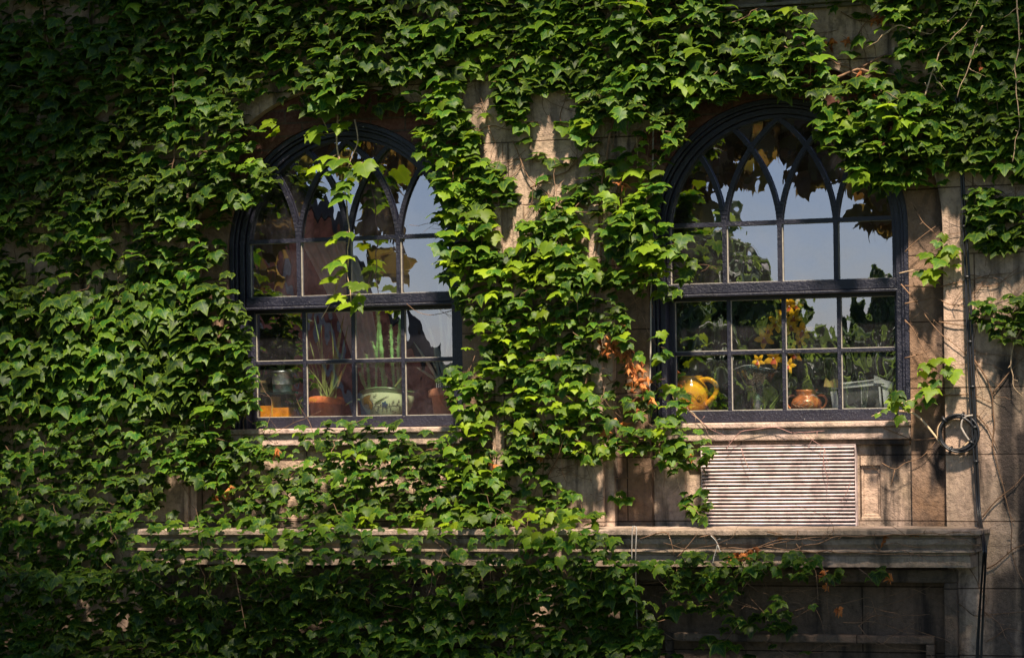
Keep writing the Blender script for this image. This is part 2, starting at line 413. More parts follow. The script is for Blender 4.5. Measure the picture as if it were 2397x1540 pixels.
for q in bays:
    ks = MB()
    z0 = q.zs + RO + 0.02
    ks.add([(q.cx-0.06, YJ-0.035, z0), (q.cx+0.06, YJ-0.035, z0), (q.cx+0.085, YJ-0.035, q.zs+RJ-0.004), (q.cx-0.085, YJ-0.035, q.zs+RJ-0.004),
            (q.cx-0.06, YJ+0.05, z0), (q.cx+0.06, YJ+0.05, z0), (q.cx+0.085, YJ+0.05, q.zs+RJ-0.004), (q.cx-0.085, YJ+0.05, q.zs+RJ-0.004)],
           [(0,1,2,3),(0,4,5,1),(1,5,6,2),(3,2,6,7),(0,3,7,4)])
    ks.build('keystone', STONE2, building, bevel=0.006)
# apron under each window with recessed panels, sill and string moulding
LX0, LX1 = W(1642, 1130, 0.06).x - RW.cx, W(2004, 1130, 0.06).x - RW.cx
LZ1, LZ0 = W(1822, 1043, 0.06).z, W(1822, 1229, 0.06).z
for qi, q in enumerate(bays):
    ap = MB(); x0, x1 = q.cx - RO + 0.002, q.cx + RO - 0.002
    holes = []
    if q is RW: holes = [(q.cx + LX0, q.cx + LX1, LZ0, LZ1)]
    pz0, pz1 = W(2035, 1215, YA).z, W(2035, 1085, YA).z
    pw = 0.055 * 1.2
    pr = q.cx + (W(2037, 1150, YA).x - RW.cx); pl = 2 * q.cx - pr
    panels = [(pl - pw, pl + pw, pz0, pz1), (pr - pw, pr + pw, pz0, pz1)]
    if q is LW: panels.append((q.cx + LX0, q.cx + LX1, pz0, pz1))
    # grid of front faces leaving panel holes
    gx = sorted({x0, x1, *[a for h in holes + panels for a in h[:2]]}); gz = sorted({ZL1 - 0.02, ZW - 0.002, *[a for h in holes + panels for a in h[2:]]})
    for a, b in zip(gx, gx[1:]):
        for c, d in zip(gz, gz[1:]):
            mx_, mz_ = (a + b) / 2, (c + d) / 2
            if any(h[0] < mx_ < h[1] and h[2] < mz_ < h[3] for h in holes + panels): continue
            ap.add([(a, YA, c), (b, YA, c), (b, YA, d), (a, YA, d)], [(0, 1, 2, 3)])
    for h in panels:                   # recessed field with stepped moulding
        st = [(0.0, YA), (0.008, YA), (0.014, YA + 0.014), (0.024, YA + 0.014), (0.030, YA + 0.028)]
        for (i0, ya), (i1, yb) in zip(st, st[1:]):
            o = [(h[0]+i0, h[2]+i0), (h[1]-i0, h[2]+i0), (h[1]-i0, h[3]-i0), (h[0]+i0, h[3]-i0)]
            p = [(h[0]+i1, h[2]+i1), (h[1]-i1, h[2]+i1), (h[1]-i1, h[3]-i1), (h[0]+i1, h[3]-i1)]
            vs = [(a, ya, b) for a, b in o] + [(a, yb, b) for a, b in p]
            ap.add(vs, [(j, (j+1) % 4, 4 + (j+1) % 4, 4 + j) for j in range(4)])
        i1, yb = st[-1]
        ap.add([(h[0]+i1, yb, h[2]+i1), (h[1]-i1, yb, h[2]+i1), (h[1]-i1, yb, h[3]-i1), (h[0]+i1, yb, h[3]-i1)], [(0, 1, 2, 3)])
    ap.build('apron', STONE, building)
    s_ = MB(); T = ZW
    h1, h2, h3 = 0.042, 0.058, 0.030
    s_.box(x0, x1, 0.02, 0.30, T - h1 * 0.75, T - 0.001)
    s_.box(x0 + 0.004, x1 - 0.004, 0.045, 0.29, T - h1 - h2, T - h1 * 0.75 - 0.0005)
    s_.build('window_sill', STONEP, building, bevel=0.007)
    s_ = MB(); s_.box(x0 + 0.008, x1 - 0.008, 0.065, 0.20, T - h1 - h2 - h3, T - h1 - h2 - 0.001)
    s_.build('sill_moulding', STONE2, building, bevel=0.006)

# string course above
mb = MB()
z = W(1850, 22, -0.05).z
for i, (dy, dz) in enumerate([(-0.05, 0.02), (-0.09, 0.02), (-0.07, 0.03), (-0.14, 0.05), (-0.20, 0.09)]):
    mb.box(W(1680, 20, -0.05).x - 0.01 * i, W(2030, 20, -0.05).x + 0.01 * i, dy, -0.002, z, z + dz - 0.001); z += dz
mb.build('stone_cornice', m_stone('grey_cornice_stone', (0.16, 0.14, 0.12), (0.04, 0.04, 0.04), (0.2, 0.17, 0.15), False), building, bevel=0.005)

# vertical strip mouldings on the pier between the windows and at the bay edges
for dx, wd in ((1173, 22), (1222, 26), (1400, 28), (437, 12)):
    mb = MB(); xc = W(dx, 900, 0).x; mb.box(xc - wd * k / 2, xc + wd * k / 2, -0.035, -0.001, ZL1 + 0.001, W(dx, 480, 0).z)
    mb.build('pier_moulding', STONE, building, bevel=0.008)

# ledges ------------------------------------------------------------
def ledge(x0, x1, label, y_lean=0):
    """mitred cornice profile: list of (outward y, z, x-inset)"""
    H = ZL1 - ZL0
    prof = [(-0.004, 0.0), (-0.265, 0.004), (-0.275, 0.012), (-0.275, 0.034), (-0.268, 0.038), (-0.225, 0.040), (-0.225, 0.052), (-0.238, 0.058), (-0.236, 0.085), (-0.218, 0.104), (-0.214, 0.112), (-0.232, 0.116), (-0.234, 0.128), (-0.200, 0.134), (-0.195, 0.146), (-0.205, 0.15), (-0.205, H), (-0.004, H)]
    mb = MB(); vs = []
    nseg = 24
    for j in range(nseg + 1):
        t = j / nseg
        for (y, d) in prof:
            ins = 0.275 + y                     # returns mitre in with the profile
            a = x0 + ins; b = x1 - ins
            wob = 0.0022 * math.sin(37 * t + d * 60) + 0.0018 * math.sin(91 * t + y * 50)
            vs.append((a + (b - a) * t, y - (wob if -0.27 < y < -0.01 else 0), ZL1 - d + wob * 0.5))
    m_ = len(prof); fs = []
    for j in range(nseg):
        for i in range(m_ - 1):
            p = j * m_ + i; fs.append((p, p + 1, p + m_ + 1, p + m_))
    mb.add(vs, fs)
    for (base, sx) in ((0, -1), (nseg * m_, 1)):    # side returns running back to the wall
        back = [(vs[base+i][0], -0.003, vs[base+i][2]) for i in range(m_)]
        fr = [vs[base+i] for i in range(m_)]
        mb.add(fr + back, [(i, i+1, m_+i+1, m_+i) for i in range(m_ - 1)])
    o = mb.build('stone_ledge', m_ledge, None)
    tag(o, label, 'ledge', 'stone ledges under the windows')
    return o
m_ledge = m_stone('ledge_stone', (0.28, 0.21, 0.15), (0.05, 0.042, 0.035), (0.42, 0.31, 0.25), joints=False, stain=0.8)
ledge(W(1290, 1240, -0.27).x, W(2296, 1240, -0.27).x, 'long moulded stone ledge under the white louvred vent, mostly bare with twigs')
ledge(W(300, 1240, -0.27).x, W(1236, 1240, -0.27).x, 'long moulded stone ledge at lower left half buried in ivy')

# lower storey under the ledges: a dark recessed blind panel ---------------
mb = MB()
def frame_rect(x0, x1, z0, z1, y0, y1, t):
    mb.box(x0, x1, y0, y1, z1 - t, z1); mb.box(x0, x1, y0, y1, z0, z0 + t)
    mb.box(x0, x0 + t, y0, y1, z0 + t, z1 - t); mb.box(x1 - t, x1, y0, y1, z0 + t, z1 - t)
xa, xb = W(1430, 1400, 0).x, W(2245, 1400, 0).x
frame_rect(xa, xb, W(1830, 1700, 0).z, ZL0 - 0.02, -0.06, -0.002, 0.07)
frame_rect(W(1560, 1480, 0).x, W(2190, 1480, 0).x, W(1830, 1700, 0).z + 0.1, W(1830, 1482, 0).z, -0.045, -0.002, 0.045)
mb.build('lower_panel', STONE_SHADED, building, bevel=0.008)
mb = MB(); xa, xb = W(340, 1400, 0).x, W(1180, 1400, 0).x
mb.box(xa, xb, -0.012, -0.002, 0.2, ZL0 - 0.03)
mb.build('lower_brickwork', STONE_SHADED, building)

# room behind the windows
rm = MB(); rz0, rz1 = RW.zb - 0.05, RW.zs + RO + 0.4
for (a, b) in ((LW.cx - 1.1, LW.cx + 1.1), (RW.cx - 1.2, RW.cx + 1.2)):
    rm.add([(a, .31, rz0-.9), (b, .31, rz0-.9), (b, 3.2, rz0-.9), (a, 3.2, rz0-.9), (a, .31, rz1), (b, .31, rz1), (b, 3.2, rz1), (a, 3.2, rz1)],
           [(0,1,2,3), (4,5,6,7), (1,2,6,5), (2,3,7,6), (3,0,4,7)])
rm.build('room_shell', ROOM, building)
inner = MB()
for q in bays:                         # plaster round the inside of the opening and the inner window board
    O = arch_pts(q.cx, q.zs, q.zb - 0.9, 1.25, 40); I = arch_pts(q.cx, q.zs, q.zb - 0.9, RO - 0.02, 40)
    vs = [(x, 0.305, z) for x, z in O] + [(x, 0.305, z) for x, z in I]; m_ = len(O)
    inner.add(vs, [(i, m_+i, m_+i+1, i+1) for i in range(m_ - 1)])
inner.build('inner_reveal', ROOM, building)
for q in bays:
    b_ = MB(); b_.box(q.cx - RO + 0.01, q.cx + RO - 0.01, 0.245, 0.72, q.zb - 0.055, q.zb - 0.012)
    b_.build('window_board', m_plain('dark_board', (0.05, 0.035, 0.025), 0.5), building, bevel=0.004)

# ------------------------------------------------------------------ sash windows
def bar(mb, x0, x1, z0, z1, y, d=0.022):
    """glazing bar with a stepped profile"""
    mb.box(x0, x1, y - d, y - 0.004, z0, z1)
def build_window(q, label):
    root = empty('arched_window', (q.cx, 0.1, q.zb), label, 'window', 'arched sash windows')
    zb, zs, cx = q.zb, q.zs, q.cx
    # outer frame: moulded rings
    mb = MB()
    z0 = zb + HB
    arch_band(mb, cx, zs, z0, RO - 0.001, RO - 0.030, 0.072, 0.30)
    arch_band(mb, cx, zs, z0, RO - 0.031, RO - 0.048, 0.086, 0.30)
    arch_band(mb, cx, zs, z0, RO - 0.049, A + 0.022, 0.108, 0.30)
    mb.build('window_frame', WOOD, root, bevel=0.004)
    # upper sash
    mb = MB()
    arch_band(mb, cx, zs, zb + HR1 - 0.001, A + 0.021, A, 0.13, 0.158)
    sash = mb.build('upper_sash', WOOD, root, bevel=0.003)
    mb = MB(); mb.box(cx - A - 0.021, cx + A + 0.021, 0.118, 0.185, zb + HR0 + 0.002, zb + HR1)
    mb.box(cx - A - 0.03, cx + A + 0.03, 0.105, 0.19, zb + HR0 - 0.016, zb + HR0 + 0.001)
    mb.build('meeting_rail', WOOD, root, bevel=0.005)
    # transom + mullions of the upper sash
    mb = MB(); t = 0.0125
    zt = zb + HM
    mb.box(cx - A, cx + A, 0.136, 0.154, zt - t, zt + t * 0.9)
    for i in (1, 2, 3):
        x = cx - A + 2 * A * i / 4
        mb.box(x - t, x + t, 0.1355, 0.1545, zb + HR1, zt - t - 0.0005)
        mb.box(x - t, x + t, 0.1345, 0.1535, zt + t * 0.9 + 0.0005, zs + 0.01)
    # intersecting tracery
    RT = 325 * k
    for i in (1, 2, 3):
        x = cx - A + 2 * A * i / 4
        for s in (-1, 1):
            P = []
            for j in range(0, 60):
                a = j * R(1.6)
                px, pz = x + s * RT * (1 - math.cos(a)), zs + RT * math.sin(a)
                P.append((px, pz))
                if math.hypot(px - cx, pz - zs) > A + 0.008: break
            for (x1, z1), (x2, z2) in zip(P, P[1:]):
                d = Vector((x2 - x1, z2 - z1)).normalized(); nx, nz = -d.y * t, d.x * t
                yo = 0.1335 + 0.0006 * (i * 2 + (s > 0))
                d *= 0.0015
                V = [(x1 - nx - d.x, z1 - nz - d.y), (x1 + nx - d.x, z1 + nz - d.y), (x2 + nx + d.x, z2 + nz + d.y), (x2 - nx + d.x, z2 - nz + d.y)]
                vs = [(a_, yo, b_) for a_, b_ in V] + [(a_, 0.154, b_) for a_, b_ in V]
                mb.add(vs, [(0, 1, 2, 3), (0, 3, 7, 4), (1, 5, 6, 2)])
    mb.build('tracery', WOOD, sash)
    # lower sash
    zb_, zt_ = zb, zb + HLT
    B = A - 0.004
    mb = MB()
    mb.box(cx - A - 0.035, cx - B, 0.185, 0.225, zb + HB + 0.001, zb + HR0 + 0.01)
    mb.box(cx + B, cx + A + 0.035, 0.185, 0.225, zb + HB + 0.001, zb + HR0 + 0.01)
    mb.box(cx - B + 0.0005, cx + B - 0.0005, 0.184, 0.226, zb + HB + 0.001, zb)
    mb.box(cx - B + 0.0005, cx + B - 0.0005, 0.188, 0.226, zt_, zb + HR0 + 0.01)
    ls = mb.build('lower_sash', WOOD, root, bevel=0.003)
    mb = MB(); t2 = 0.0105
    zm = zb + HLM
    mb.box(cx - B, cx + B, 0.192, 0.208, zm - t2, zm + t2)
    for i in (1, 2, 3):
        x = cx - B + 2 * B * i / 4
        mb.box(x - t2, x + t2, 0.1905, 0.2085, zb, zt_)
    mb.build('glazing_bar', WOOD, ls, bevel=0.002)
    # putty lines
    mb = MB(); e = 0.0032
    for i in range(4):
        xa = cx - B + 2 * B * i / 4 + (t2 if i else 0); xb = cx - B + 2 * B * (i + 1) / 4 - (t2 if i < 3 else 0)
        for (za, zc) in ((zb, zm - t2), (zm + t2, zt_)):
            mb.box(xa, xa + e, 0.202, 0.2095, za, zc); mb.box(xb - e * 0.7, xb, 0.202, 0.2095, za, zc)
            mb.box(xa + e, xb - e * 0.7, 0.202, 0.2095, za, za + e); mb.box(xa + e, xb - e * 0.7, 0.202, 0.2095, zc - e * 0.8, zc)
        xa = cx - A + 2 * A * i / 4 + (t if i else 0); xb = cx - A + 2 * A * (i + 1) / 4 - (t if i < 3 else 0)
        za, zc = zb + HR1, zt - t
        mb.box(xa, xa + e, 0.148, 0.1595, za, zc); mb.box(xa + e, xb, 0.148, 0.1595, za, za + e); mb.box(xa + e, xb, 0.148, 0.1595, zc - e * 0.6, zc)
    arch_band(mb, cx, zs + 0.03, zt + t, A - 0.0003, A - 0.004, 0.150, 0.1595) if False else None
    mb.build('putty', PUTTY, root)
    # panes, each a sheet with its own slight tilt (old glass)
    rr = random.Random(5 if q is LW else 9)
    for i in range(4):
        xa = cx - B + 2 * B * i / 4; xb = cx - B + 2 * B * (i + 1) / 4
        for (za, zc) in ((zb, zm), (zm, zt_)):
            m2 = MB(); dx_, dz_ = rr.uniform(-.0004, .0004), rr.uniform(-.0003, .0003)
            m2.add([(xa, YL + dx_ + dz_, za), (xb, YL - dx_ + dz_, za), (xb, YL - dx_ - dz_, zc), (xa, YL + dx_ - dz_, zc)], [(0, 1, 2, 3)])
            m2.build('pane', GLASS, ls)
        xa = cx - A + 2 * A * i / 4; xb = cx - A + 2 * A * (i + 1) / 4
        m2 = MB(); dx_, dz_ = rr.uniform(-.0004, .0004), rr.uniform(-.0003, .0003)
        m2.add([(xa, YU + dx_ + dz_, zb + HR1 - 0.004), (xb, YU - dx_ + dz_, zb + HR1 - 0.004), (xb, YU - dx_ - dz_, zt), (xa, YU + dx_ - dz_, zt)], [(0, 1, 2, 3)])
        m2.build('pane', GLASS, sash)
    m2 = MB(); arch_sheet(m2, cx, zs, zt, A + 0.006, YU)
    m2.build('arch_pane', GLASS, sash)
    return root
build_window(LW, 'left arched black sash window with potted plants and a green painted bowl behind its panes')
build_window(RW, 'right arched black sash window above the white louvred vent, with a yellow jug inside')

# ------------------------------------------------------------------ louvred vent
vent = empty('louvred_vent', (RW.cx, YA, LZ0), 'white horizontal louvred vent grille set in the stone below the right window', 'vent')
x0, x1 = RW.cx + LX0, RW.cx + LX1
mb = MB(); ns = 22; pitch = (LZ1 - LZ0) / ns
for i in range(ns):
    z = LZ0 + pitch * (i + 0.12)
    j = random.uniform(-0.0012, 0.0012)
    a = [(0.052, 0.0), (0.049, 0.006), (0.053, 0.0100), (0.085, 0.0135), (0.087, 0.011), (0.058, 0.003)]
    K = 14; vs = []; xe = x1 - 0.004 - random.uniform(0, 0.005); xs_ = x0 + 0.004 + random.uniform(0, 0.002)
    ph, am = random.uniform(0, 6.28), random.uniform(0.0003, 0.0013)
    for q_ in range(K + 1):
        t = q_ / K; dz = am * math.sin(ph + 5 * t) + (1 - 2 * t) * j * .6 + random.gauss(0, .0002)
        vs += [(xs_ + (xe - xs_) * t, y + .6 * dz, z + h + dz) for y, h in a]
    mb.add(vs, [(6*q_ + e, 6*q_ + (e + 1) % 6, 6*q_ + 6 + (e + 1) % 6, 6*q_ + 6 + e) for q_ in range(K) for e in range(6)] + [(5,4,3,2,1,0), tuple(6*K + e for e in range(6))])
mb.build('slats', LOUV, vent)
mb = MB()
for (a, b, c, d) in ((x0, x0 + 0.004, LZ0, LZ1), (x1 - 0.004, x1, LZ0, LZ1), (x0, x1, LZ0 - 0.004, LZ0), (x0, x1, LZ1, LZ1 + 0.004)):
    mb.box(a, b, 0.056, 0.16, c, d)
mb.build('vent_frame', LOUV, vent)
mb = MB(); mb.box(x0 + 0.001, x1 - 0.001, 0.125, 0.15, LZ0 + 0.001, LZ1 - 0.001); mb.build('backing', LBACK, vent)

# ------------------------------------------------------------------ ground
GR = m_plain('lawn_ground', (0.035, 0.05, 0.02), 0.9, 0.1, 0.4, 2)
mb = MB(); mb.add([(-600, -600, 0), (600, -600, 0), (600, 300, 0), (-600, 300, 0)], [(0, 1, 2, 3)])
mb.build('ground', GR, kind='structure')

# ------------------------------------------------------------------ leaves
HALF = [(0.0, -0.02), (0.09, 0.10), (0.22, 0.15), (0.34, 0.09), (0.46, 0.10), (0.50, -0.07), (0.61, -0.16),
        (0.74, -0.45), (0.53, -0.37), (0.42, -0.44), (0.28, -0.42), (0.34, -0.58), (0.22, -0.68), (0.15, -0.85), (0.0, -1.10)]
def leaf_template(rg, lobes=1.0):
    nh = len(HALF)
    P = [];
    lobe = rg.uniform(0.82, 1.08); young = rg.random() < 0.25; tipk = rg.uniform(.85, 1.1)
    def sh(x, y, i, sd):
        if i in (6, 7, 8): x *= lobe * sd; y *= lobe
        if young and i in (9, 10, 11): x *= 1.22
        if i in (13, 14): y *= tipk
        return (x, y)
    sl, sr = rg.uniform(.88, 1.05), rg.uniform(.88, 1.05)
    for i, (x, y) in enumerate(HALF): P.append(sh(x, y, i, sr))
    for i, (x, y) in list(enumerate(HALF))[1:-1][::-1]: q_ = sh(x, y, i, sl); P.append((-q_[0], q_[1]))
    no = len(P)
    inner = [(0, -0.40), (0.30, -0.22), (-0.30, -0.22), (0, -0.68)]
    P = np.array(P + inner, float)
    P[:no] += rg.normal(0, 0.014, (no, 2))
    F_ = []
    M_, RR, LL, T_ = no, no + 1, no + 2, no + 3
    for i in range(0, 10): F_.append((RR, i + 1, i))
    F_.append((RR, M_, 10)); F_.append((RR, 0, M_))
    F_ += [(M_, T_, 10), (T_, 11, 10), (T_, 12, 11), (T_, 13, 12), (T_, 14, 13)]
    mir = lambda i: i if i in (0, nh - 1) else (no - i if i < no else {M_: M_, RR: LL, T_: T_}[i])
    F_ += [tuple(mir(i) for i in f)[::-1] for f in F_[:]]
    x, y = P[:, 0], P[:, 1]
    edge = np.ones(len(P)); edge[no:] = 0.0
    # dome: margins fall away, tips droop, veins pulled in, wavy edge
    cu, ct = rg.uniform(.15, .62), rg.uniform(.05, .7)
    z = -cu * (np.abs(x) ** 1.7) - ct * np.clip(-y - 0.45, 0, 1) ** 1.5
    z += rg.normal(0, 0.036, len(P)) * edge
    z[M_] += -0.012; z[RR] += 0.05; z[LL] += 0.05
    z[7] -= 0.05; z[no - 7] -= 0.05
    z -= 0.03 * (edge > 0.5)
    return np.column_stack([x, y, z]), F_, edge
TPL = [leaf_template(np.random.default_rng(s)) for s in range(32)]
def crumple(t, k_=0.14):
    P, F_, e = t; P = P.copy(); P[:, 2] -= 1.1 * P[:, 0] ** 2 * 1.0 + np.random.default_rng(3).normal(0, k_, len(P)) * 0.5
    P[:, 0] *= 0.6; return P, F_, e
DTPL = [crumple(t) for t in TPL[:6]]

def leaves_mesh(name, items, mat, parent, tpls=TPL, **kw):
    """items: (pos, normal, down, size, age, rnd, width)"""
    V = []; Fc = []; C = []; U = []; b = 0
    for (p, n, d, s, age, rnd, wd) in items:
        P, F_, e = tpls[int(rnd * 997) % len(tpls)]
        X = d.cross(n); Y = -d
        m = np.array([[X.x, Y.x, n.x], [X.y, Y.y, n.y], [X.z, Y.z, n.z]])
        Q = (P * np.array([s * wd, s, s])) @ m.T + np.array(p)
        V.append(Q); Fc += [(a + b, c + b, f + b) for a, c, f in F_]; b += len(P)
        cc = np.empty((len(P), 4)); cc[:, 0] = age; cc[:, 1] = e; cc[:, 2] = rnd; cc[:, 3] = 1; C.append(cc)
        U.append(np.column_stack([P[:, 0] * 0.75 + 0.5, P[:, 1] * 0.85 + 0.95]))
    V = np.vstack(V); C = np.vstack(C); U = np.vstack(U)
    if parent is not None: V = V - np.array(parent.location)
    me = bpy.data.meshes.new(name); nv = len(V); nf = len(Fc)
    me.vertices.add(nv); me.vertices.foreach_set('co', V.ravel())
    fl = np.array(Fc, dtype=np.int32).ravel()
    me.loops.add(nf * 3); me.loops.foreach_set('vertex_index', fl)
    me.polygons.add(nf); me.polygons.foreach_set('loop_start', np.arange(0, nf * 3, 3, dtype=np.int32))
    me.polygons.foreach_set('use_smooth', np.ones(nf, dtype=bool))
    me.update(calc_edges=True)
    ca = me.color_attributes.new('tint', 'FLOAT_COLOR', 'POINT'); ca.data.foreach_set('color', C.ravel())
    uv = me.uv_layers.new(name='leaf'); uv.data.foreach_set('uv', U[fl].ravel())
    me.materials.append(mat); me.validate()
    o = bpy.data.objects.new(name, me); COL.objects.link(o); o.parent = parent
    tag(o, **kw); return o

# coverage of the wall by leaves, in frame pixels; later entries overrule earlier ones
def poly(*p): return np.array(p, float)
COVER = [
    (poly((-400,-300),(2800,-300),(2800,1800),(-400,1800)), 0.95),
    (poly((-400,-300),(220,-300),(240,50),(120,70),(-400,60)), 0.6),
    (poly((240,520),(400,520),(420,640),(240,650)), 0.45),
    (poly((0,600),(60,560),(240,600),(330,640),(300,690),(0,690)), 0.5),
    (poly((300,640),(420,620),(420,680),(300,700)), 0.6),
    (poly((330,330),(460,330),(440,400),(340,400)), 0.6),
    (poly((470,520),(545,520),(545,660),(480,660)), 0.25),
    (poly((470,700),(550,720),(550,860),(490,900)), 0.75),
    (poly((590,220),(700,220),(760,290),(680,330),(600,380),(560,330)), 0.3),
    (poly((860,190),(1000,190),(1010,300),(900,290),(850,280)), 0.35),
    # left window
    (poly((548,1002),(600,980),(598,940),(590,860),(580,800),(575,740),(560,690),(548,640),(540,500),(590,490),(640,450),(690,430),(640,400),(610,370),(660,310),(750,280),(860,265),(960,290),(990,330),(985,380),(1010,430),(1020,500),(1045,550),(1035,640),(1060,700),(1078,720),(1075,800),(1068,850),(1035,880),(1040,930),(1052,960),(1040,1002)), 0.0),
    (poly((600,985),(760,985),(760,1035),(600,1040)), 0.22),
    (poly((760,985),(960,985),(960,1035),(760,1040)), 0.7),
    (poly((960,990),(1050,990),(1050,1035),(950,1035)), 0.2),
    (poly((640,1040),(760,1035),(760,1080),(650,1080)), 0.5),
    (poly((380,1130),(470,1120),(470,1215),(370,1215)), 0.2),
    # pier between the windows
    (poly((1080,190),(1160,200),(1200,330),(1230,420),(1160,400),(1130,380),(1110,300)), 0.08),
    (poly((1240,225),(1340,225),(1340,340),(1380,400),(1340,460),(1240,470),(1200,420),(1190,350),(1240,300)), 0.08),
    (poly((1150,480),(1235,480),(1235,575),(1160,580)), 0.08),
    (poly((1350,490),(1420,490),(1415,600),(1360,600)), 0.1),
    (poly((1395,290),(1540,300),(1545,420),(1480,470),(1390,430)), 0.15),
    (poly((1075,740),(1125,740),(1120,900),(1080,880)), 0.2),
    (poly((1145,900),(1185,900),(1190,1110),(1150,1110)), 0.2),
    (poly((1385,590),(1425,590),(1425,760),(1390,760)), 0.35),
    (poly((1470,690),(1560,700),(1560,780),(1520,830),(1470,770)), 0.1),
    (poly((1380,820),(1430,800),(1550,850),(1530,900),(1400,960)), 0.3),
    (poly((1380,960),(1530,960),(1520,1000),(1400,1010)), 0.65),
    (poly((1400,1040),(1560,1060),(1540,1100),(1400,1090)), 0.55),
    (poly((1150,1100),(1300,1090),(1300,1190),(1160,1190)), 0.7),
    (poly((1270,1085),(1645,1085),(1645,1235),(1420,1235),(1400,1180),(1300,1130)), 0.03),
    # right window
    (poly((1548,1000),(1575,960),(1548,880),(1560,720),(1585,700),(1570,620),(1555,540),(1545,420),(1580,340),(1650,270),(1740,228),(1860,225),(1900,260),(1900,330),(1950,370),(1975,400),(2030,450),(2080,450),(2120,440),(2120,1000)), 0.0),
    (poly((1545,520),(1590,540),(1640,600),(1650,650),(1600,680),(1585,720),(1545,700)), 0.55),
    (poly((1520,890),(1590,890),(1600,930),(1580,1000),(1520,1000)), 0.5),
    (poly((1545,985),(1645,985),(1655,1080),(1600,1110),(1540,1090)), 0.6),
    # right hand side
    (poly((1890,25),(2050,10),(2110,60),(2080,180),(1960,180),(1900,120)), 0.1),
    (poly((2010,130),(2150,130),(2210,210),(2120,230),(2060,200)), 0.3),
    (poly((1700,-5),(2020,-5),(2010,30),(1700,25)), 0.2),
    (poly((2115,430),(2290,410),(2800,380),(2800,1800),(2250,1800),(2300,1235),(1660,1235),(1660,985),(2118,985)), 0.0),
    (poly((2150,400),(2240,380),(2240,440),(2160,450)), 0.3),
    (poly((2260,440),(2330,440),(2420,470),(2420,600),(2330,600),(2280,540)), 0.75),
    (poly((2290,380),(2397,370),(2397,440),(2290,430)), 0.35),
    (poly((2265,700),(2330,690),(2800,700),(2800,820),(2330,820),(2270,780)), 0.75),
    # ledge fronts and what hangs below
    (poly((250,1245),(1230,1250),(1230,1325),(250,1325)), 0.55),
    (poly((340,1328),(1200,1328),(1180,1385),(340,1390)), 0.55),
    (poly((600,1225),(740,1225),(740,1250),(600,1250)), 0.5),
    (poly((1230,1190),(1420,1190),(1450,1330),(1230,1330)), 0.7),
    (poly((1440,1235),(2300,1235),(2300,1290),(1450,1290)), 0.0),
    (poly((1450,1290),(1900,1290),(1890,1340),(1780,1370),(1450,1380)), 0.6),
    (poly((1900,1290),(2300,1290),(2300,1540),(1900,1540)), 0.0),
    (poly((1930,1335),(2060,1330),(2080,1370),(1930,1370)), 0.7),
    (poly((1540,1380),(1900,1370),(1900,1800),(1540,1800)), 0.08),
    (poly((1480,1380),(1700,1360),(1700,1450),(1480,1450)), 0.4),
    (poly((1700,1420),(1860,1410),(1880,1500),(1720,1480)), 0.5),
    (poly((1900,1540),(2250,1540),(2250,1800),(1900,1800)), 0.1),
]
def inpoly(P, x, y):
    x0, y0 = P[:, 0], P[:, 1]; x1, y1 = np.roll(x0, -1), np.roll(y0, -1)
    c = np.zeros(len(x), bool)
    for a, b, c_, d in zip(x0, y0, x1, y1):
        with np.errstate(divide='ignore', invalid='ignore'):
            t = ((b > y) != (d > y)) & (x < (c_ - a) * (y - b) / (d - b) + a)
        c ^= t
    return c
def vnoise(x, y, s, seed):
    g = np.random.default_rng(seed).random((96, 96))
    u, v = (x + 900) / s, (y + 900) / s
    i, j = np.floor(u).astype(int), np.floor(v).astype(int); fu, fv = u - i, v - j
    fu = fu * fu * (3 - 2 * fu); fv = fv * fv * (3 - 2 * fv)
    G = lambda a, b: g[a % 96, b % 96]
    return (G(i, j) * (1 - fu) + G(i + 1, j) * fu) * (1 - fv) + (G(i, j + 1) * (1 - fu) + G(i + 1, j + 1) * fu) * fv
def coverage(x, y):
    c = np.zeros(len(x))
    jx = x + (vnoise(x, y, 40, 1) - .5) * 40; jy = y + (vnoise(x, y, 40, 2) - .5) * 34
    for P, v in COVER: c[inpoly(P, jx, jy)] = v
    return c

PLANTS = {}
def plant_of(x, y):
    if y > 1238: return 'ledge_left' if x < 1425 else 'ledge_right'
    if x < 560: return 'left_upper' if y < 640 else 'left_lower'
    if x < 1045 and y > 960: return 'apron'
    if x > 2235 and y > 650: return 'right_low'
    if x > 2235 and y > 380: return 'right_mid'
    if y < 240 and x < 1560: return 'top'
    if x >= 1545 and y < 470: return 'upper_right'
    if x < 1045: return 'top'
    return 'pier'
LABELS = {
 'left_upper': 'dark leafy ivy mass covering the upper left of the wall',
 'left_lower': 'large leaved ivy mass covering the wall left of the potted plant window',
 'apron': 'dense small leaved ivy under the left window between sill and ledge',
 'right_low': 'clump of ivy at the right edge level with the lower window panes',
 'right_mid': 'clump of ivy right of the black cables level with the arch of the right window',
 'top': 'broad ivy mass across the top of the wall above the left arch',
 'upper_right': 'ivy spreading over the top and upper right side of the right arched window',
 'pier': 'thick ivy climbing the stone pier between the two arched windows',
 'ledge_left': 'ivy trailing over the left stone ledge and hanging down into the shade',
 'ledge_right': 'ivy hanging in a fringe below the right stone ledge',
}
items = {n_: [] for n_ in LABELS}; anchors = {n_: [] for n_ in LABELS}
def wall_depth(x, y):                   # how far the surface behind the leaves stands out
    if 1225 < y < 1330 and 270 < x < 2300: return -0.27
    if 1190 < y <= 1225: return -0.06
    if y >= 1330: return -0.16 if y < 1400 else -0.04
    return 0.0
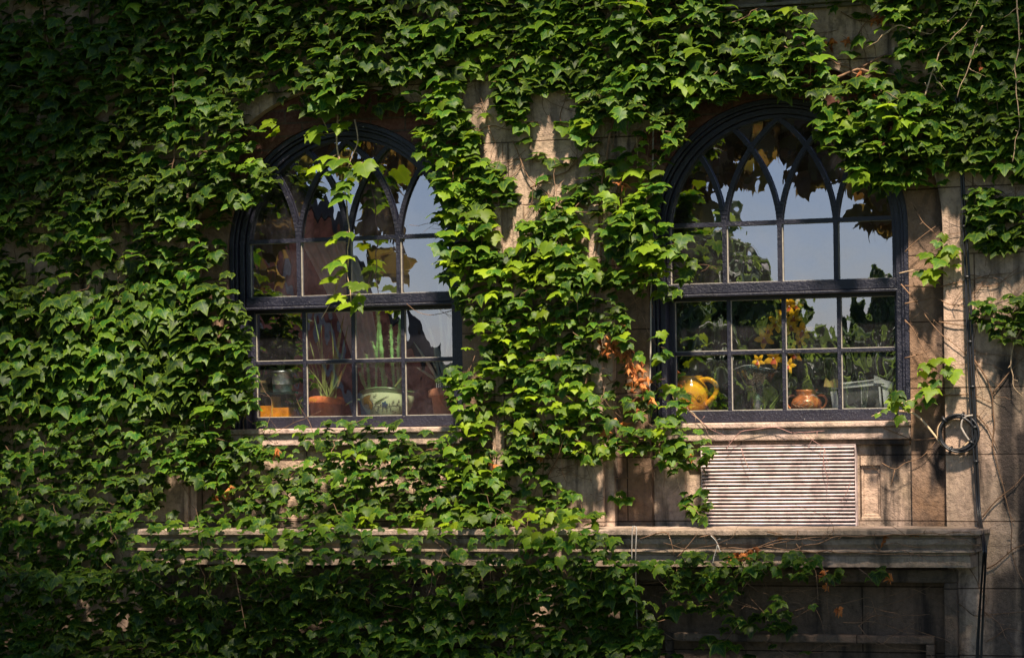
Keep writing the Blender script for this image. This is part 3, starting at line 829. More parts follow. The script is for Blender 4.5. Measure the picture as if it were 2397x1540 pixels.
def mkleaf(P, size, age, tilt, yaw, roll, rnd, wd=1.0):
    n = Vector((math.sin(yaw) * math.cos(tilt), -math.cos(yaw) * math.cos(tilt), math.sin(tilt)))
    d = Vector((0, 0, -1)); d = (d - n * d.dot(n)).normalized()
    d = Matrix.Rotation(roll, 3, n) @ d
    return (P, n, d, size, age, rnd, wd)
SX, SY = 14.0, 9.6
gx, gy = np.meshgrid(np.arange(-240, 2640, SX), np.arange(-200, 1740, SY))
n_l = 0
for layer in range(3):
    x = gx.ravel() + rng.uniform(-SX * .9, SX * .9, gx.size); y = gy.ravel() + rng.uniform(-SY * .9, SY * .9, gx.size)
    cov = np.minimum(coverage(x, y), coverage(x, y + 18))
    big = vnoise(x, y, 130, 5)
    clus = vnoise(x, y, 46, 6 + layer)
    agef = vnoise(x, y, 70, 21) * 0.55 + vnoise(x, y, 28, 22) * 0.45
    u = rng.random(len(x))
    dens = (0.42, 0.32, 0.23)[layer]
    keep = u < dens * np.clip(cov, 0, 1) ** 1.25 * (0.45 + 1.1 * clus)
    keep |= (cov > 0) & (cov < 0.5) & (u < 0.035 * (cov / 0.3))
    for xi, yi, ci, bi, ai in zip(x[keep], y[keep], cov[keep], big[keep], agef[keep]):
        xi, yi = float(xi), float(yi)
        big_here = (1.25 if xi < 560 and 640 < yi < 960 else 1.12 if yi < 640 else 0.88)
        if yi > 1330: big_here = 1.0
        if 1230 > yi > 960: big_here = 0.86
        s = random.triangular(0.045, 0.105, 0.074) * big_here * 0.90
        if random.random() < 0.16: s *= 0.55
        stand = random.uniform(0.02, 0.06) + layer * 0.055 + 0.10 * ci * bi
        if xi > 2200 or ci < 0.4: stand *= 0.55
        if 1060 < xi < 1420 and yi < 480: stand *= 0.4
        P = W(xi, yi, wall_depth(xi, yi) - stand)
        tilt = random.gauss(R(58), R(22)); tilt = max(R(5), min(R(88), tilt))
        if xi < 400 and 640 < yi < 960: tilt *= 0.75
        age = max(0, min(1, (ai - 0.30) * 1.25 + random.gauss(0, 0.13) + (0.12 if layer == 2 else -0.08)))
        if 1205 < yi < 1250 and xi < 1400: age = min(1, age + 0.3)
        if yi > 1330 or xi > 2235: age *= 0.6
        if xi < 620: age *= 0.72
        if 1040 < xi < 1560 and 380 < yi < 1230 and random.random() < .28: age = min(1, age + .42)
        pl = plant_of(xi, yi)
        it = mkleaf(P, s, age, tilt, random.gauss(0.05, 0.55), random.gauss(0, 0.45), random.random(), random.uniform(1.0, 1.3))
        items[pl].append(it); n_l += 1
        if layer == 2 and random.random() < 0.30: anchors[pl].append((xi, yi, P))
print('ivy leaves', n_l)

def twig(P, Q, sag=0.0, wob=0.012, n=7):
    P, Q = Vector(P), Vector(Q); L = (Q - P).length
    out = []
    for i in range(n + 1):
        t = i / n; v = P.lerp(Q, t)
        v += Vector((random.gauss(0, wob), random.gauss(0, wob * .5), random.gauss(0, wob))) * (1 if 0 < i < n else 0) * min(1, L * 4)
        v.z -= sag * 4 * t * (1 - t); out.append(v)
    return out
def px_line(pts, y=-0.015, wob=2.5, seg=26):
    """frame-pixel polyline -> points on the surface, with small irregular kinks"""
    out = []
    for (a, b), (c, d) in zip(pts, pts[1:]):
        n = max(1, int(math.hypot(c - a, d - b) / seg))
        for i in range(n):
            t = i / n; out.append((a + (c - a) * t + random.gauss(0, wob) * (i > 0), b + (d - b) * t + random.gauss(0, wob) * (i > 0)))
    out.append(pts[-1])
    return spline([W(p[0], p[1], (wall_depth(*p) if y is None else y) - random.uniform(0, 0.006)) for p in out], 3)

stems = {}
for name in LABELS:
    its = items[name]
    if not its: continue
    c = sum((Vector(i[0]) for i in its[:50]), Vector()) / min(50, len(its))
    root = empty('ivy_plant', (c.x, 0, c.z), LABELS[name], 'ivy', 'ivy on the wall')
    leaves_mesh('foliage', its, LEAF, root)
    mb = MB()
    for (xi, yi, P) in anchors[name]:   # petioles and short runners behind the leaves
        Q = W(xi + random.gauss(0, 60), yi + random.gauss(30, 60), wall_depth(xi, yi) - 0.02)
        if coverage(np.array([proj(Q)[0]]), np.array([proj(Q)[1]]))[0] <= 0: continue
        pts = twig(P, Q, random.uniform(-0.02, 0.03))
        mb.tube(pts, [0.0022 - 0.0012 * i / len(pts) for i in range(len(pts))], 4)
    stems[name] = (root, mb)

# long runners of the ivy, traced where they show
def run(name, pts, r=0.004, y=-0.02, tips=True, mb=None, pale=False):
    m_ = mb or stems[name][1]
    P = px_line(pts, y); n = len(P)
    if r >= 0.004 and mb is None:
        own = MB(); own.tube(P, [r * (1 - 0.65 * i / n) for i in range(n)], 6); own.build('stem', STEM, stems[name][0])
    else: m_.tube(P, [r * (1 - 0.65 * i / n) for i in range(n)], 5)
    if tips:
        for i in range(3, n - 2, 5):
            if random.random() < 0.6:
                q = P[i] + Vector((random.uniform(-.09, .09), random.uniform(-.03, 0), random.uniform(-.09, .07)))
                m_.tube(twig(P[i], q, 0, 0.006, 4), [r*.45, r*.4, r*.35, r*.3, r*.2], 4)
run('top', [(1110,0),(1100,110),(1085,220),(1080,310)], 0.008)
run('top', [(403,160),(408,280),(402,420),(410,500)], 0.006, -0.16)
run('pier', [(1475,0),(1478,120),(1440,240),(1425,330),(1410,450),(1395,600),(1390,760),(1370,900),(1290,1010),(1270,1130)], 0.009, -0.03)
run('pier', [(1240,440),(1330,400),(1400,330),(1500,300)], 0.005)
run('pier', [(1200,330),(1240,420),(1310,470),(1420,500)], 0.004)
run('pier', [(1300,1230),(1280,1120),(1330,1010),(1420,930),(1470,880)], 0.007, -0.03)
run('pier', [(1420,900),(1500,870),(1560,930)], 0.004, -0.05)
run('upper_right', [(1740,200),(1800,180),(1890,196),(1960,182),(2007,163),(2091,175),(2182,205)], 0.011, -0.05)
run('upper_right', [(2007,163),(2068,131),(2161,126),(2260,150)], 0.006)
run('upper_right', [(1995,140),(2009,82),(2026,54),(2060,30)], 0.006)
run('upper_right', [(1918,120),(1960,150),(1995,160)], 0.005)
for i in range(9):
    a = random.uniform(-30, 60); run('upper_right', [(2010,165),(2080+a,170+a*.6),(2150+a,190+a)], 0.003)
run('left_upper', [(100,0),(120,160),(118,300)], 0.007, -0.12)
run('left_lower', [(250,530),(330,560),(420,640)], 0.005); run('left_lower', [(450,540),(470,640),(440,760),(445,900)], 0.007)
run('ledge_left', [(540,1290),(560,1390),(575,1470)], 0.006, -0.3)
run('ledge_right', [(1350,1260),(1380,1330),(1330,1400)], 0.004, -0.3); run('ledge_left', [(1180,1330),(1200,1390),(1195,1440)], 0.003, -0.28)
for i in range(26):
    x_ = random.uniform(350, 1400); y_ = random.uniform(1325, 1350)
    run('ledge_left', [(x_, y_), (x_ + random.uniform(-12, 12), y_ + random.uniform(15, 35)), (x_ + random.uniform(-20, 20), y_ + random.uniform(35, 90))], 0.0022, -0.24, False)
for i in range(22):                     # tangle in the shade below the right ledge
    x_, y_ = random.uniform(1500, 2180), random.uniform(1350, 1520)
    run('ledge_right', [(x_, y_), (x_ + random.uniform(30, 90), y_ + random.uniform(-50, 50)), (x_ + random.uniform(90, 220), y_ + random.uniform(-60, 80))], 0.0025, -0.07)
for i in range(20):
    x_, y_ = random.uniform(1060, 1540), random.uniform(1040, 1220)
    run('pier', [(x_, y_), (x_ + random.uniform(-70, 70), y_ + random.uniform(-40, 50)), (x_ + random.uniform(-120, 120), y_ + random.uniform(-60, 60))], 0.0025, -0.03)
for i in range(10):
    x_, y_ = random.uniform(1100, 1350), random.uniform(230, 430)
    run('pier', [(x_, y_), (x_ + random.uniform(-50, 60), y_ + random.uniform(-40, 50)), (x_ + random.uniform(-80, 90), y_ + random.uniform(-60, 60))], 0.002, -0.006)
for i in range(12):
    x_, y_ = random.uniform(1400, 1540), random.uniform(300, 470)
    run('pier', [(x_, y_), (x_ + random.uniform(-20, 20), y_ + random.uniform(20, 70)), (x_ + random.uniform(-30, 30), y_ + random.uniform(60, 130))], 0.002, -0.03)

def walk(name, x, y, ang, n, step, r, y_):
    pts = [(x, y)]
    for i in range(n):
        ang += random.gauss(0, .35); x += step * math.cos(ang); y += step * math.sin(ang); pts.append((x, y))
    run(name, pts, r, y_)
for i in range(48): walk('pier', random.uniform(1080, 1540), random.uniform(220, 1150), random.uniform(0, 6.28), 7, 22, random.uniform(.0015, .0035), -.012)
for i in range(14): walk('upper_right', random.uniform(1900, 2200), random.uniform(20, 200), random.uniform(0, 6.28), 7, 24, random.uniform(.0015, .003), -.012)
for i in range(12): walk('left_upper', random.uniform(240, 560), random.uniform(330, 660), random.uniform(0, 6.28), 8, 24, random.uniform(.0015, .003), -.02)
for i in range(14): walk('apron', random.uniform(600, 1000), random.uniform(1000, 1210), random.uniform(0, 6.28), 6, 22, .002, -.02)
for i in range(14): walk('right_mid', random.uniform(2240, 2400), random.uniform(420, 700), random.uniform(0, 6.28), 7, 24, .002, -.012)
for i in range(10): walk('right_low', random.uniform(2220, 2400), random.uniform(680, 900), random.uniform(0, 6.28), 7, 24, .002, -.012)
for i in range(5): walk('ledge_right', random.uniform(1500, 2250), random.uniform(1250, 1290), random.gauss(0, .3), 9, 24, .002, -.285)
# dried leaves
def dead(name, pts, n, spread=12, y=-0.12, size=0.043):
    L = []
    for (a, b) in pts:
        for i in range(n):
            P = W(a + random.gauss(0, spread * .6), b + random.gauss(0, spread), y + random.uniform(-.03, .03))
            L.append(mkleaf(P, random.uniform(.6, 1.2) * size, random.random(), random.uniform(-.6, .8), random.gauss(0, .9), random.gauss(0, .7), random.random(), 0.9))
    return L
DL = {
 'pier': dead('', [(1478,835),(1482,862),(1488,880),(1448,798),(1430,815),(1500,905)], 11, 19) + dead('', [(1262,1025),(1266,1055),(1215,1000)], 5, 9) + dead('', [(1456,985),(1380,975),(1420,1010),(1455,430),(1425,815),(1150,1085)], 4, 9) + dead('', [(1610,1078)], 4, 6),
 'upper_right': dead('', [(2028,205),(2034,225),(2020,190)], 10, 12, -0.06) + dead('', [(2050,50),(1985,95),(2060,40),(1940,95)], 4, 6, -0.05),
 'ledge_right': dead('', [(1722,1303),(1742,1298),(1760,1290)], 8, 7, -0.3) + dead('', [(1830,1262),(1950,1244),(2072,1262),(2140,1250),(1925,1345),(1936,1375),(2085,1345),(1960,1420)], 3, 5, -0.22),
 'apron': dead('', [(540,1138),(525,1155),(512,1168),(905,1075),(650,1052)], 3, 5, -0.16, 0.05),
 'right_mid': dead('', [(2290,155)], 5, 10, -0.1),
}
for name, L in DL.items():
    leaves_mesh('dried_leaves', L, DEAD, stems[name][0], DTPL, label='dry orange brown curled leaves')
for name, (root, mb) in stems.items():
    if mb.v: mb.build('twigs', STEM, root, kind='stuff')

# separate small vines, each with its own stem and leaves at the places where the photo has them
def small_vine(stem_px, leaf_px, label, y, size=0.10, age=0.6, r=0.004, group='small ivy sprays', pale=True, tilt=50, extra=()):
    P0 = W(*stem_px[0], y); root = empty('ivy_spray', P0, label, 'ivy', group)
    mb = MB(); P = px_line(stem_px, y, 1.5); n = len(P)
    mb.tube(P, [r * (1 - .6 * i / n) for i in range(n)], 5)
    for e in extra: 
        Q = px_line(e, y, 1.2); mb.tube(Q, [r * .8 * (1 - .6 * i / len(Q)) for i in range(len(Q))], 5)
    L = []
    for it in leaf_px:
        a, b = it[:2]; s = size * (it[2] if len(it) > 2 else 1) * random.uniform(.85, 1.15)
        yy = y - random.uniform(.01, .06); Q = W(a, b, yy)
        near = min(P, key=lambda v: (v - Q).length); mb.tube(twig(near, Q, 0.01, 0.003, 4), 0.0014, 4)
        L.append(mkleaf(Q, s, min(1, max(0, random.gauss(age, .15))), R(random.gauss(tilt, 12)), random.gauss(0.1, .35), random.gauss(0, .35), random.random(), 1.1))
    leaves_mesh('foliage', L, LEAF, root); mb.build('stem', STEML if pale else STEM, root)
small_vine([(790,235),(788,330),(800,420),(812,480),(818,560),(812,640),(822,712)],
  [(742,296),(815,284,.9),(795,290,.8),(765,365),(790,372,1.1),(745,385),(850,380,1.25),(800,392),(775,400,.8),(830,398,.9),(812,424,.9),(800,432,.9),(805,452,1.1),(812,542),(780,560,.8),(806,598,.8),(785,612,.9),(806,630,.9),(778,650,.9),(840,662),(798,688,1.0),(842,690,.9),(812,708,.9),(838,712,.6),(730,310,.9),(770,250,1),(830,240,1)],
  'young yellow green ivy strand hanging down in front of the left arched window', -0.05, 0.105, 0.72, 0.006, tilt=58,
  extra=[[(802,630),(785,680),(770,715),(752,746)], [(740,240),(765,300)], [(830,280),(838,330),(812,400)]])
small_vine([(2105,640),(2140,632),(2185,628),(2215,600),(2245,560)], [(2150,634,.6),(2175,640),(2185,628),(2190,600),(2205,605),(2215,585),(2225,575),(2170,592),(2232,590,.7),(2195,565,.7),(2180,655,.7),(2240,618,.5),(2210,548,.7)],
  'bright green ivy spray on the brown jamb stones right of the right window transom', -0.02, 0.085, 0.75, 0.0035)
small_vine([(2040,975),(2085,955),(2120,940),(2160,925),(2190,905),(2205,860)], [(2100,915,.9),(2095,935,.8),(2110,925),(2090,950,.7),(2120,950,.6),(2105,972,.7),(2135,938,.7),(2165,915),(2180,905),(2175,930,.9),(2192,890,.9),(2160,895,.6),(2070,958,.5),(2055,968,.4),(2150,950,.5)],
  'green ivy spray creeping over the lower right corner of the right window', -0.03, 0.08, 0.6, 0.004)
small_vine([(2165,858),(2195,850),(2225,852),(2240,860)], [(2168,850),(2190,838),(2218,838,.8),(2212,862),(2232,868,.9),(2160,868,.6),(2182,872,.6)],
  'small pale ivy spray on the wall just left of the black cables', -0.02, 0.085, 0.75, 0.003)
small_vine([(1585,1120),(1598,1160),(1622,1195),(1640,1215)], [(1608,1165,1.0),(1628,1185,1.1),(1600,1150,.5),(1632,1198,1),(1612,1178,.6)],
  'small dark ivy spray at the left edge of the louvred vent', -0.0, 0.085, 0.25, 0.0025)
small_vine([(1545,930),(1590,950),(1630,975),(1650,1000)], [(1565,900,.9),(1580,908,.8),(1600,918,.5),(1612,925,.4),(1556,915,.9),(1600,935,.4)],
  'thin ivy tip reaching across the yellow jug in the right window', 0.0, 0.075, 0.8, 0.003, extra=[[(1590,950),(1625,968),(1628,985)]])
small_vine([(1430,1100),(1440,1140),(1455,1165),(1470,1170)], [(1440,1160,.9),(1462,1168),(1475,1162,.8),(1452,1150,.7)],
  'two leaved ivy tip on the bare stone left of the louvred vent', 0.03, 0.085, 0.55, 0.0025)
small_vine([(1490,320),(1492,400),(1500,470),(1500,540)], [(1480,365,.8),(1500,372,.7),(1485,395,.9),(1505,410,.8),(1490,428,.9),(1512,440,.8),(1490,455,.8),(1505,330,.6),(1495,345,.7)],
  'string of small young leaves hanging by the left edge of the right window', -0.03, 0.075, 0.75, 0.003)

# bare climbing stems on the right
def bare(lines, label, r=0.004, y=-0.012, mat=STEM, tips=True):
    P0 = W(*lines[0][0], y if y is not None else wall_depth(*lines[0][0]))
    mb = MB()
    for L in lines:
        P = px_line(L, y, 2.2); n = len(P)
        mb.tube(P, [r * (1 - .6 * i / n) for i in range(n)], 5)
        if tips:
            for i in range(2, n - 1, 4):
                q = P[i] + Vector((random.uniform(-.02, .03), random.uniform(-.02, 0), random.uniform(-.02, .03)))
                mb.tube([P[i], P[i].lerp(q, .6), q], [r * .5, r * .4, r * .5], 4)
                if random.random() < .25:
                    q = P[i] + Vector((random.uniform(-.14, .16), random.uniform(-.03, 0), random.uniform(-.12, .12)))
                    mb.tube(twig(P[i], q, 0, .008, 5), [r*.4, r*.38, r*.34, r*.3, r*.25, r*.2], 4)
    o = mb.build('bare_vine', mat); tag(o, label, 'vine', 'bare vine stems')
    return o
bare([[(2109,665),(2142,704),(2174,749),(2205,784),(2233,805),(2261,830)], [(2118,749),(2149,791),(2177,844)], [(2118,838),(2156,828),(2180,818)],
      [(2118,669),(2195,672),(2261,658),(2317,644),(2366,639)], [(2118,711),(2191,698),(2247,714),(2296,739)], [(2198,753),(2261,763),(2296,765)], [(2118,590),(2150,560),(2190,530)], [(2130,470),(2160,520),(2200,560)]],
     'criss-crossing bare vine stems on the stone right of the right window', 0.0038)
bare([[(2279,840),(2307,882),(2322,924),(2324,959),(2328,994),(2324,1047),(2340,1110),(2363,1200),(2370,1298),(2397,1366)], [(2324,921),(2366,868),(2397,835)],
      [(2198,924),(2275,924),(2322,943)], [(2279,964),(2314,1005),(2335,1050)], [(2300,1210),(2345,1160),(2397,1110)], [(2310,1330),(2380,1280),(2420,1270)]],
     'long upright bare vine with side twigs at the lower right edge', 0.0045)
bare([[(2395,763),(2373,805),(2366,854),(2373,906),(2397,930)], [(2373,805),(2390,770)]], 'pale looping vine stem at the right edge beside the ivy clump', 0.0045, -0.05, STEML)
bare([[(2069,1001),(2114,1020),(2142,1029),(2191,1025)], [(2064,1083),(2095,1098),(2119,1083),(2159,1068),(2189,1034)], [(2095,1098),(2085,1140)]],
     'thin bare vine stems right of the louvred vent', 0.0032, 0.03)
bare([[(1700,1050),(1735,1010),(1800,1000),(1880,1012),(1930,1050),(1945,1110)], [(1880,1012),(1930,1008)], [(1930,1050),(1935,1150)], [(1990,1130),(1965,1180)], [(1735,1050),(1755,1100)], [(1600,940),(1640,985),(1700,1020)]],
     'delicate bare tendrils trailing over the top of the louvred vent', 0.0024, 0.02, m_plain('mauve_tendril', (0.30, 0.16, 0.14), 0.8))
bare([[(1498,1261),(1547,1246),(1566,1253),(1579,1302)], [(1585,1304),(1632,1249)], [(1638,1257),(1668,1253),(1702,1310)], [(1687,1283),(1785,1280),(1853,1287),(1951,1257),(2064,1253),(2178,1246),(2283,1250)],
      [(1743,1291),(1838,1261),(1951,1257)], [(1796,1244),(1830,1250)], [(1785,1280),(1860,1262),(1868,1240)], [(1853,1287),(1990,1292),(2100,1296),(2240,1300)]],
     'bare vine stems running along the front of the right stone ledge', 0.0042, -0.283)
bare([[(1868,1294),(1932,1336),(1936,1411),(1940,1440)], [(1864,1272),(1909,1336),(1915,1404)], [(2010,1330),(2030,1345),(2045,1362)]], 'dangling brown vine ends hanging below the right stone ledge', 0.003, -0.28)
bare([[(1664,1253),(1679,1272),(1672,1300),(1668,1321)], [(1679,1272),(1690,1300),(1700,1318)]], 'pale dry tendril clinging to the front of the right stone ledge', 0.003, -0.285, m_plain('grey_tendril', (0.36, 0.34, 0.31), 0.8))
bare([[(2060,90),(2100,60),(2180,80),(2240,30)], [(2165,225),(2200,120),(2260,60),(2290,0)], [(2380,0),(2385,80),(2375,160),(2385,270),(2370,380)], [(2300,60),(2270,150),(2240,230)]],
     'pale wiry vine stems crossing the ivy at the upper right corner', 0.0042, -0.16, STEML)
bare([[(2290,1420),(2340,1460),(2380,1540)], [(2230,1400),(2280,1440),(2397,1430)], [(2270,1330),(2310,1400),(2300,1480)], [(2310,1500),(2360,1470),(2400,1480)]], 'faint bare vine stems at the lower right corner below the ledge', 0.003, -0.012)

# ------------------------------------------------------------------ cables
def cable(pts, r, y, mat, name, label, cat='cable', parent=None, group=None, dx=0):
    P = spline([W(a + dx, b, (p[0] if (p := rest) else y)) for a, b, *rest in pts], 8)
    mb = MB(); mb.tube(P, r, 8)
    o = mb.build(name, mat, parent)
    if parent is None: tag(o, label, cat, group)
    return o
path = [(2226,-150,-.05),(2230,0,-.05),(2240,200,-.06),(2247,300,-.05),(2255,500,-.04),(2262,640,-.04),(2270,800,-.05),(2276,930,-.05),(2284,1070,-.05),(2291,1200,-.06),(2303,1275,-.31),(2303,1310,-.31),(2297,1400,-.12),(2290,1540,-.05),(2286,1750,-.05)]
off = [0, 5, -4]
cb_root = empty('cable_bundle', W(2230, 600, -.05), 'bundle of thin black cables running down the stone at the right', 'cable')
for i, o_ in enumerate(off):
    P = [(a + o_ + 2.0 * math.sin(b / 130 + i * 2.1), b, y - .004 * i) for a, b, y in path]
    cable(P, 0.0065 if i < 2 else 0.005, -.05, RUBBER, 'cable', None, parent=cb_root)
for (a, b) in ((2243,250),(2256,530),(2263,648),(2270,800),(2276,905),(2281,1000),(2284,1080)):
    mb = MB(); c = W(a + 1, b, -.052); mb.tube([c + Vector((0, 0, -.006)), c + Vector((0, 0, .006))], 0.016, 8)
    mb.build('cable_tie', RUBBER, cb_root)
coil = empty('cable_coil', W(2240, 1014, -.05), 'coiled black cable hanging on the wall beside the black cable bundle', 'cable coil')
mb = MB(); c = W(2240, 1014, -.035)
for j in range(6):
    P = []; r0 = 0.084 + j * 0.0042
    for i in range(49):
        a = 2 * math.pi * i / 48; P.append(c + Vector((math.cos(a) * r0 * 1.02 + .003 * j, -0.012 * (j % 3) + .004 * math.sin(3 * a + j), math.sin(a) * r0 * 0.98 + .004 * math.sin(j * 2 + a))))
    mb.tube(P, 0.0062, 8, False)
mb.build('cable_loops', RUBBER, coil)
for a in (70, 250, 330, 130):
    mb = MB()
    v = c + Vector((math.cos(R(a)) * .095, -.012, math.sin(R(a)) * .095)); t = Vector((-math.sin(R(a)), 0, math.cos(R(a)))) * .005
    mb.tube([v - t, v + t], 0.024, 8)
    mb.build('cable_tie', RUBBER, coil)
mb = MB(); c2 = W(2232, 1010, -.018)
mb.tube(spline([W(2106,962,.05), W(2135,966,-.03), W(2160,985,-.03), W(2185,1015,-.03), W(2205,1038,-.03), W(2240,1052,-.022), W(2275,1024,-.018), W(2268,982,-.018), W(2228,974,-.018), W(2197,1000,-.02), W(2203,1038,-.02), W(2236,1052,-.02)], 10), 0.0058, 8)
o = mb.build('beige_cable', BEIGE); tag(o, 'beige cable looping from the window sill end to behind the black coil', 'cable')
mb = MB(); mb.tube(spline([W(2250,1000,-.06), W(2252,985,-.06), W(2262,975,-.06), W(2277,972,-.06)], 8), 0.0055, 8)
mb.tube(spline([W(2250,1000,-.06), W(2258,1015,-.065), W(2268,1030,-.06)], 8), 0.0055, 8)
o = mb.build('grey_cable', m_plain('grey_cable', (0.35, 0.30, 0.26), 0.5)); tag(o, 'short grey cable end tied to the black cables above the coil', 'cable')
mb = MB(); mb.tube(spline([W(1479,1310,-.275), W(1480,1240,-.285), W(1483,1232,-.27), W(1488,1233,-.27), W(1490,1242,-.285), W(1488,1300,-.285), W(1489,1380,-.20), W(1492,1470,-.10)], 8), 0.0028, 8)
o = mb.build('white_cord', m_plain('white_cord', (0.33, 0.30, 0.27), 0.7)); tag(o, 'pale cord looped over the right stone ledge near its left part', 'cord')
mb = MB(); mb.tube(spline([W(1530,225,-.004), W(1528,400,-.012), W(1524,600,-.012), W(1523,820,-.012), W(1519,980,-.012)], 8), 0.0045, 8)
o = mb.build('grey_wire', m_plain('grey_wire', (0.30, 0.27, 0.24), 0.5)); tag(o, 'thin grey wire running down the stone just left of the right window', 'wire')
# ------------------------------------------------------------------ things behind the panes
def shelf_z(q): return q.zb - 0.012
def at(dx, dy, y): return W(dx, dy, y)
def px(y): return (CAM - W(1600, 960, y)).length / F * 1.0     # metres per frame pixel there
def pot_root(name, dx, q, y, label, cat, group=None):
    p = at(dx, 950, y); return empty(name, (p.x, y, shelf_z(q)), label, cat, group), Vector((p.x, y, shelf_z(q)))
def blade(mb, base, tip, width, bend, nseg=8, thick=.0015):
    base, tip = Vector(base), Vector(tip); ctrl = (base + tip) / 2 + Vector(bend)
    ax = (tip - base).cross(Vector((0, 1, 0))); ax = ax.normalized() if ax.length > 1e-6 else Vector((1, 0, 0))
    vs = []
    for i in range(nseg + 1):
        t = i / nseg; p = base * (1-t)**2 + ctrl * 2*t*(1-t) + tip * t*t
        w_ = width * (0.7 + 0.6 * t) * (1 - t ** 2.5) + 0.0006
        vs += [p - ax * w_, p + Vector((0, 0.35 * w_ + thick, 0)), p + ax * w_, p + Vector((0, 0.35 * w_ - thick, 0))]
    fs = []
    for i in range(nseg):
        for j in range(4): fs.append((4*i+j, 4*i+(j+1)%4, 4*i+4+(j+1)%4, 4*i+4+j))
    mb.add(vs, fs, True)

TERRA = m_plain('terracotta', (0.88, 0.22, 0.05), 0.6, 0.35, 0.3, 14, 0.3)
SOIL = m_plain('potting_soil', (0.03, 0.02, 0.015), 0.95, 0.1, 0.3, 60, 0.8)
def pot(root, c, h, rt, rb, rim, mat=TERRA, sag=0.0):
    fn = (lambda p, a, r, z: p + Vector((0, 0, sag * (0.5 - 0.5 * math.cos(2 * a) - 0.3) * max(0, z / h) ** 2))) if sag else None
    mb = MB(); mb.lathe(c, [(rb, 0), (rb + .004, .003), (rt - .012, h - rim), (rt + .002, h - rim), (rt + .006, h - rim + .006), (rt + .005, h - .004), (rt, h), (rt - .008, h - .001), (rt - .012, h - .02), (rb, h - .03)], 44, fn=fn)
    mb.build('pot', mat, root)
    mb = MB(); mb.lathe(c, [(0.001, h - .031), (rt - .012, h - .03)], 24); mb.build('soil', SOIL, root)
S = px(0.35)
# terracotta pot with strappy leaves
root, c = pot_root('potted_plant', 762, LW, 0.36, 'terracotta pot with long strappy leaves in the second pane of the left window', 'potted plant', 'potted plants in the left window')
h = 50 * S; pot(root, c, h, 44 * S, 33 * S, 15 * S, sag=0.02)
mb = MB(); random.seed(21)
GRL = m_plain('strap_leaf', (0.22, 0.30, 0.07), 0.45, 0.4, 0.35, 20)
for (tx, ty, w_) in ((725,800,.006),(735,740,.007),(745,850,.005),(752,760,.008),(720,860,.006),(770,830,.006),(790,790,.008),(806,735,.014),(812,850,.012),(800,880,.006),(730,870,.005),(742,800,.005),(758,830,.005),(782,860,.006),(775,750,.006),(815,760,.008),(718,830,.005)):
    b = at(762 + random.uniform(-12, 22), 930, .36); t_ = at(tx, ty, .36 + random.uniform(-.05, .1)); blade(mb, (b.x, b.y, c.z + h * .8), t_, w_, (random.uniform(-.02, .02), 0, .03))
mb.build('leaves', GRL, root)
mb = MB(); blade(mb, at(790, 905, .34), at(800, 868, .33), .007, (.006, 0, 0)); mb.build('dry_leaf', m_plain('dry_tip', (0.6, 0.42, 0.12), .6), root)

# green painted enamel bowl
root, c = pot_root('painted_bowl', 907, LW, 0.39, 'pale green enamel bowl painted with a yellow tulip and blue flower, planted with cacti', 'planter', 'potted plants in the left window')
h = 66 * S; r_ = 69 * S
GREENE = m_plain('pale_green_enamel', (0.62, 0.74, 0.42), 0.22, 0.6, 0.06, 6, 0.03)
GREEND = m_plain('dark_green_band', (0.14, 0.26, 0.10), 0.25, 0.6, 0.1, 8, 0.03)
def bowl_r(z): t = z / h; return r_ * (0.60 + 0.38 * math.sin(min(1, t * 1.12) * math.pi / 2))
def saddle(z, a): return 0.030 * (0.5 - 0.5 * math.cos(2 * a)) * max(0, z / h) ** 2 - .008
fn = lambda p, a, r, z: p + Vector((0, 0, saddle(z, a)))
mb = MB(); mb.lathe(c, [(bowl_r(h * i / 14), h * i / 14 * .86) for i in range(15)], 60, fn=fn, sy=0.75); mb.build('bowl', GREENE, root)
mb = MB(); mb.lathe(c, [(bowl_r(h) - .001, h * .845), (bowl_r(h) + .0015, h * .86), (bowl_r(h) + .0015, h * .955), (bowl_r(h) + .005, h * .965), (bowl_r(h) + .005, h), (bowl_r(h) - .004, h), (bowl_r(h) - .006, h * .8)], 60, fn=fn, sy=0.75); mb.build('rim', GREEND, root)
def on_bowl(dx, dy, lift=.0015):
    """point on the front of the bowl seen at that place"""
    p = at(dx, dy, .36); X = p.x - c.x; z = p.z - c.z
    for _ in range(4):
        zz = min(h, max(.002, z)); rr = bowl_r(zz / .86 if zz < h * .86 else h) + lift; X_ = max(-rr * .98, min(rr * .98, X))
        a = -math.acos(X_ / rr); z = p.z - c.z - saddle(zz, a) * 0
    yy = c.y + rr * math.sin(a) * .75
    return Vector((c.x + X_, yy - lift, p.z))
def decal(name, outline, mat, lift=.002, cen=None):
    mb = MB(); n = len(outline); cx_ = sum(o[0] for o in outline) / n if cen is None else cen[0]; cy_ = sum(o[1] for o in outline) / n if cen is None else cen[1]
    vs = [on_bowl(cx_, cy_, lift)]; rings = 3
    for k_ in range(1, rings + 1):
        for (a, b) in outline: t = k_ / rings; vs.append(on_bowl(cx_ + (a - cx_) * t, cy_ + (b - cy_) * t, lift))
    fs = [(0, 1 + j, 1 + (j + 1) % n) for j in range(n)]
    for k_ in range(rings - 1):
        for j in range(n): a = 1 + k_ * n; fs.append((a + j, a + n + j, a + n + (j + 1) % n, a + (j + 1) % n))
    mb.add(vs, fs); return mb.build(name, mat, root)
def bd(zx, zy): return ((950 + zx / 2.6633) * .59925, (1400 + zy / 2.6633) * .59925)
YEL = m_plain('painted_yellow', (0.55, 0.36, 0.03), .3, .5, .3, 80); INK = m_plain('painted_ink', (0.02, 0.03, 0.03), .4, .4, .1)
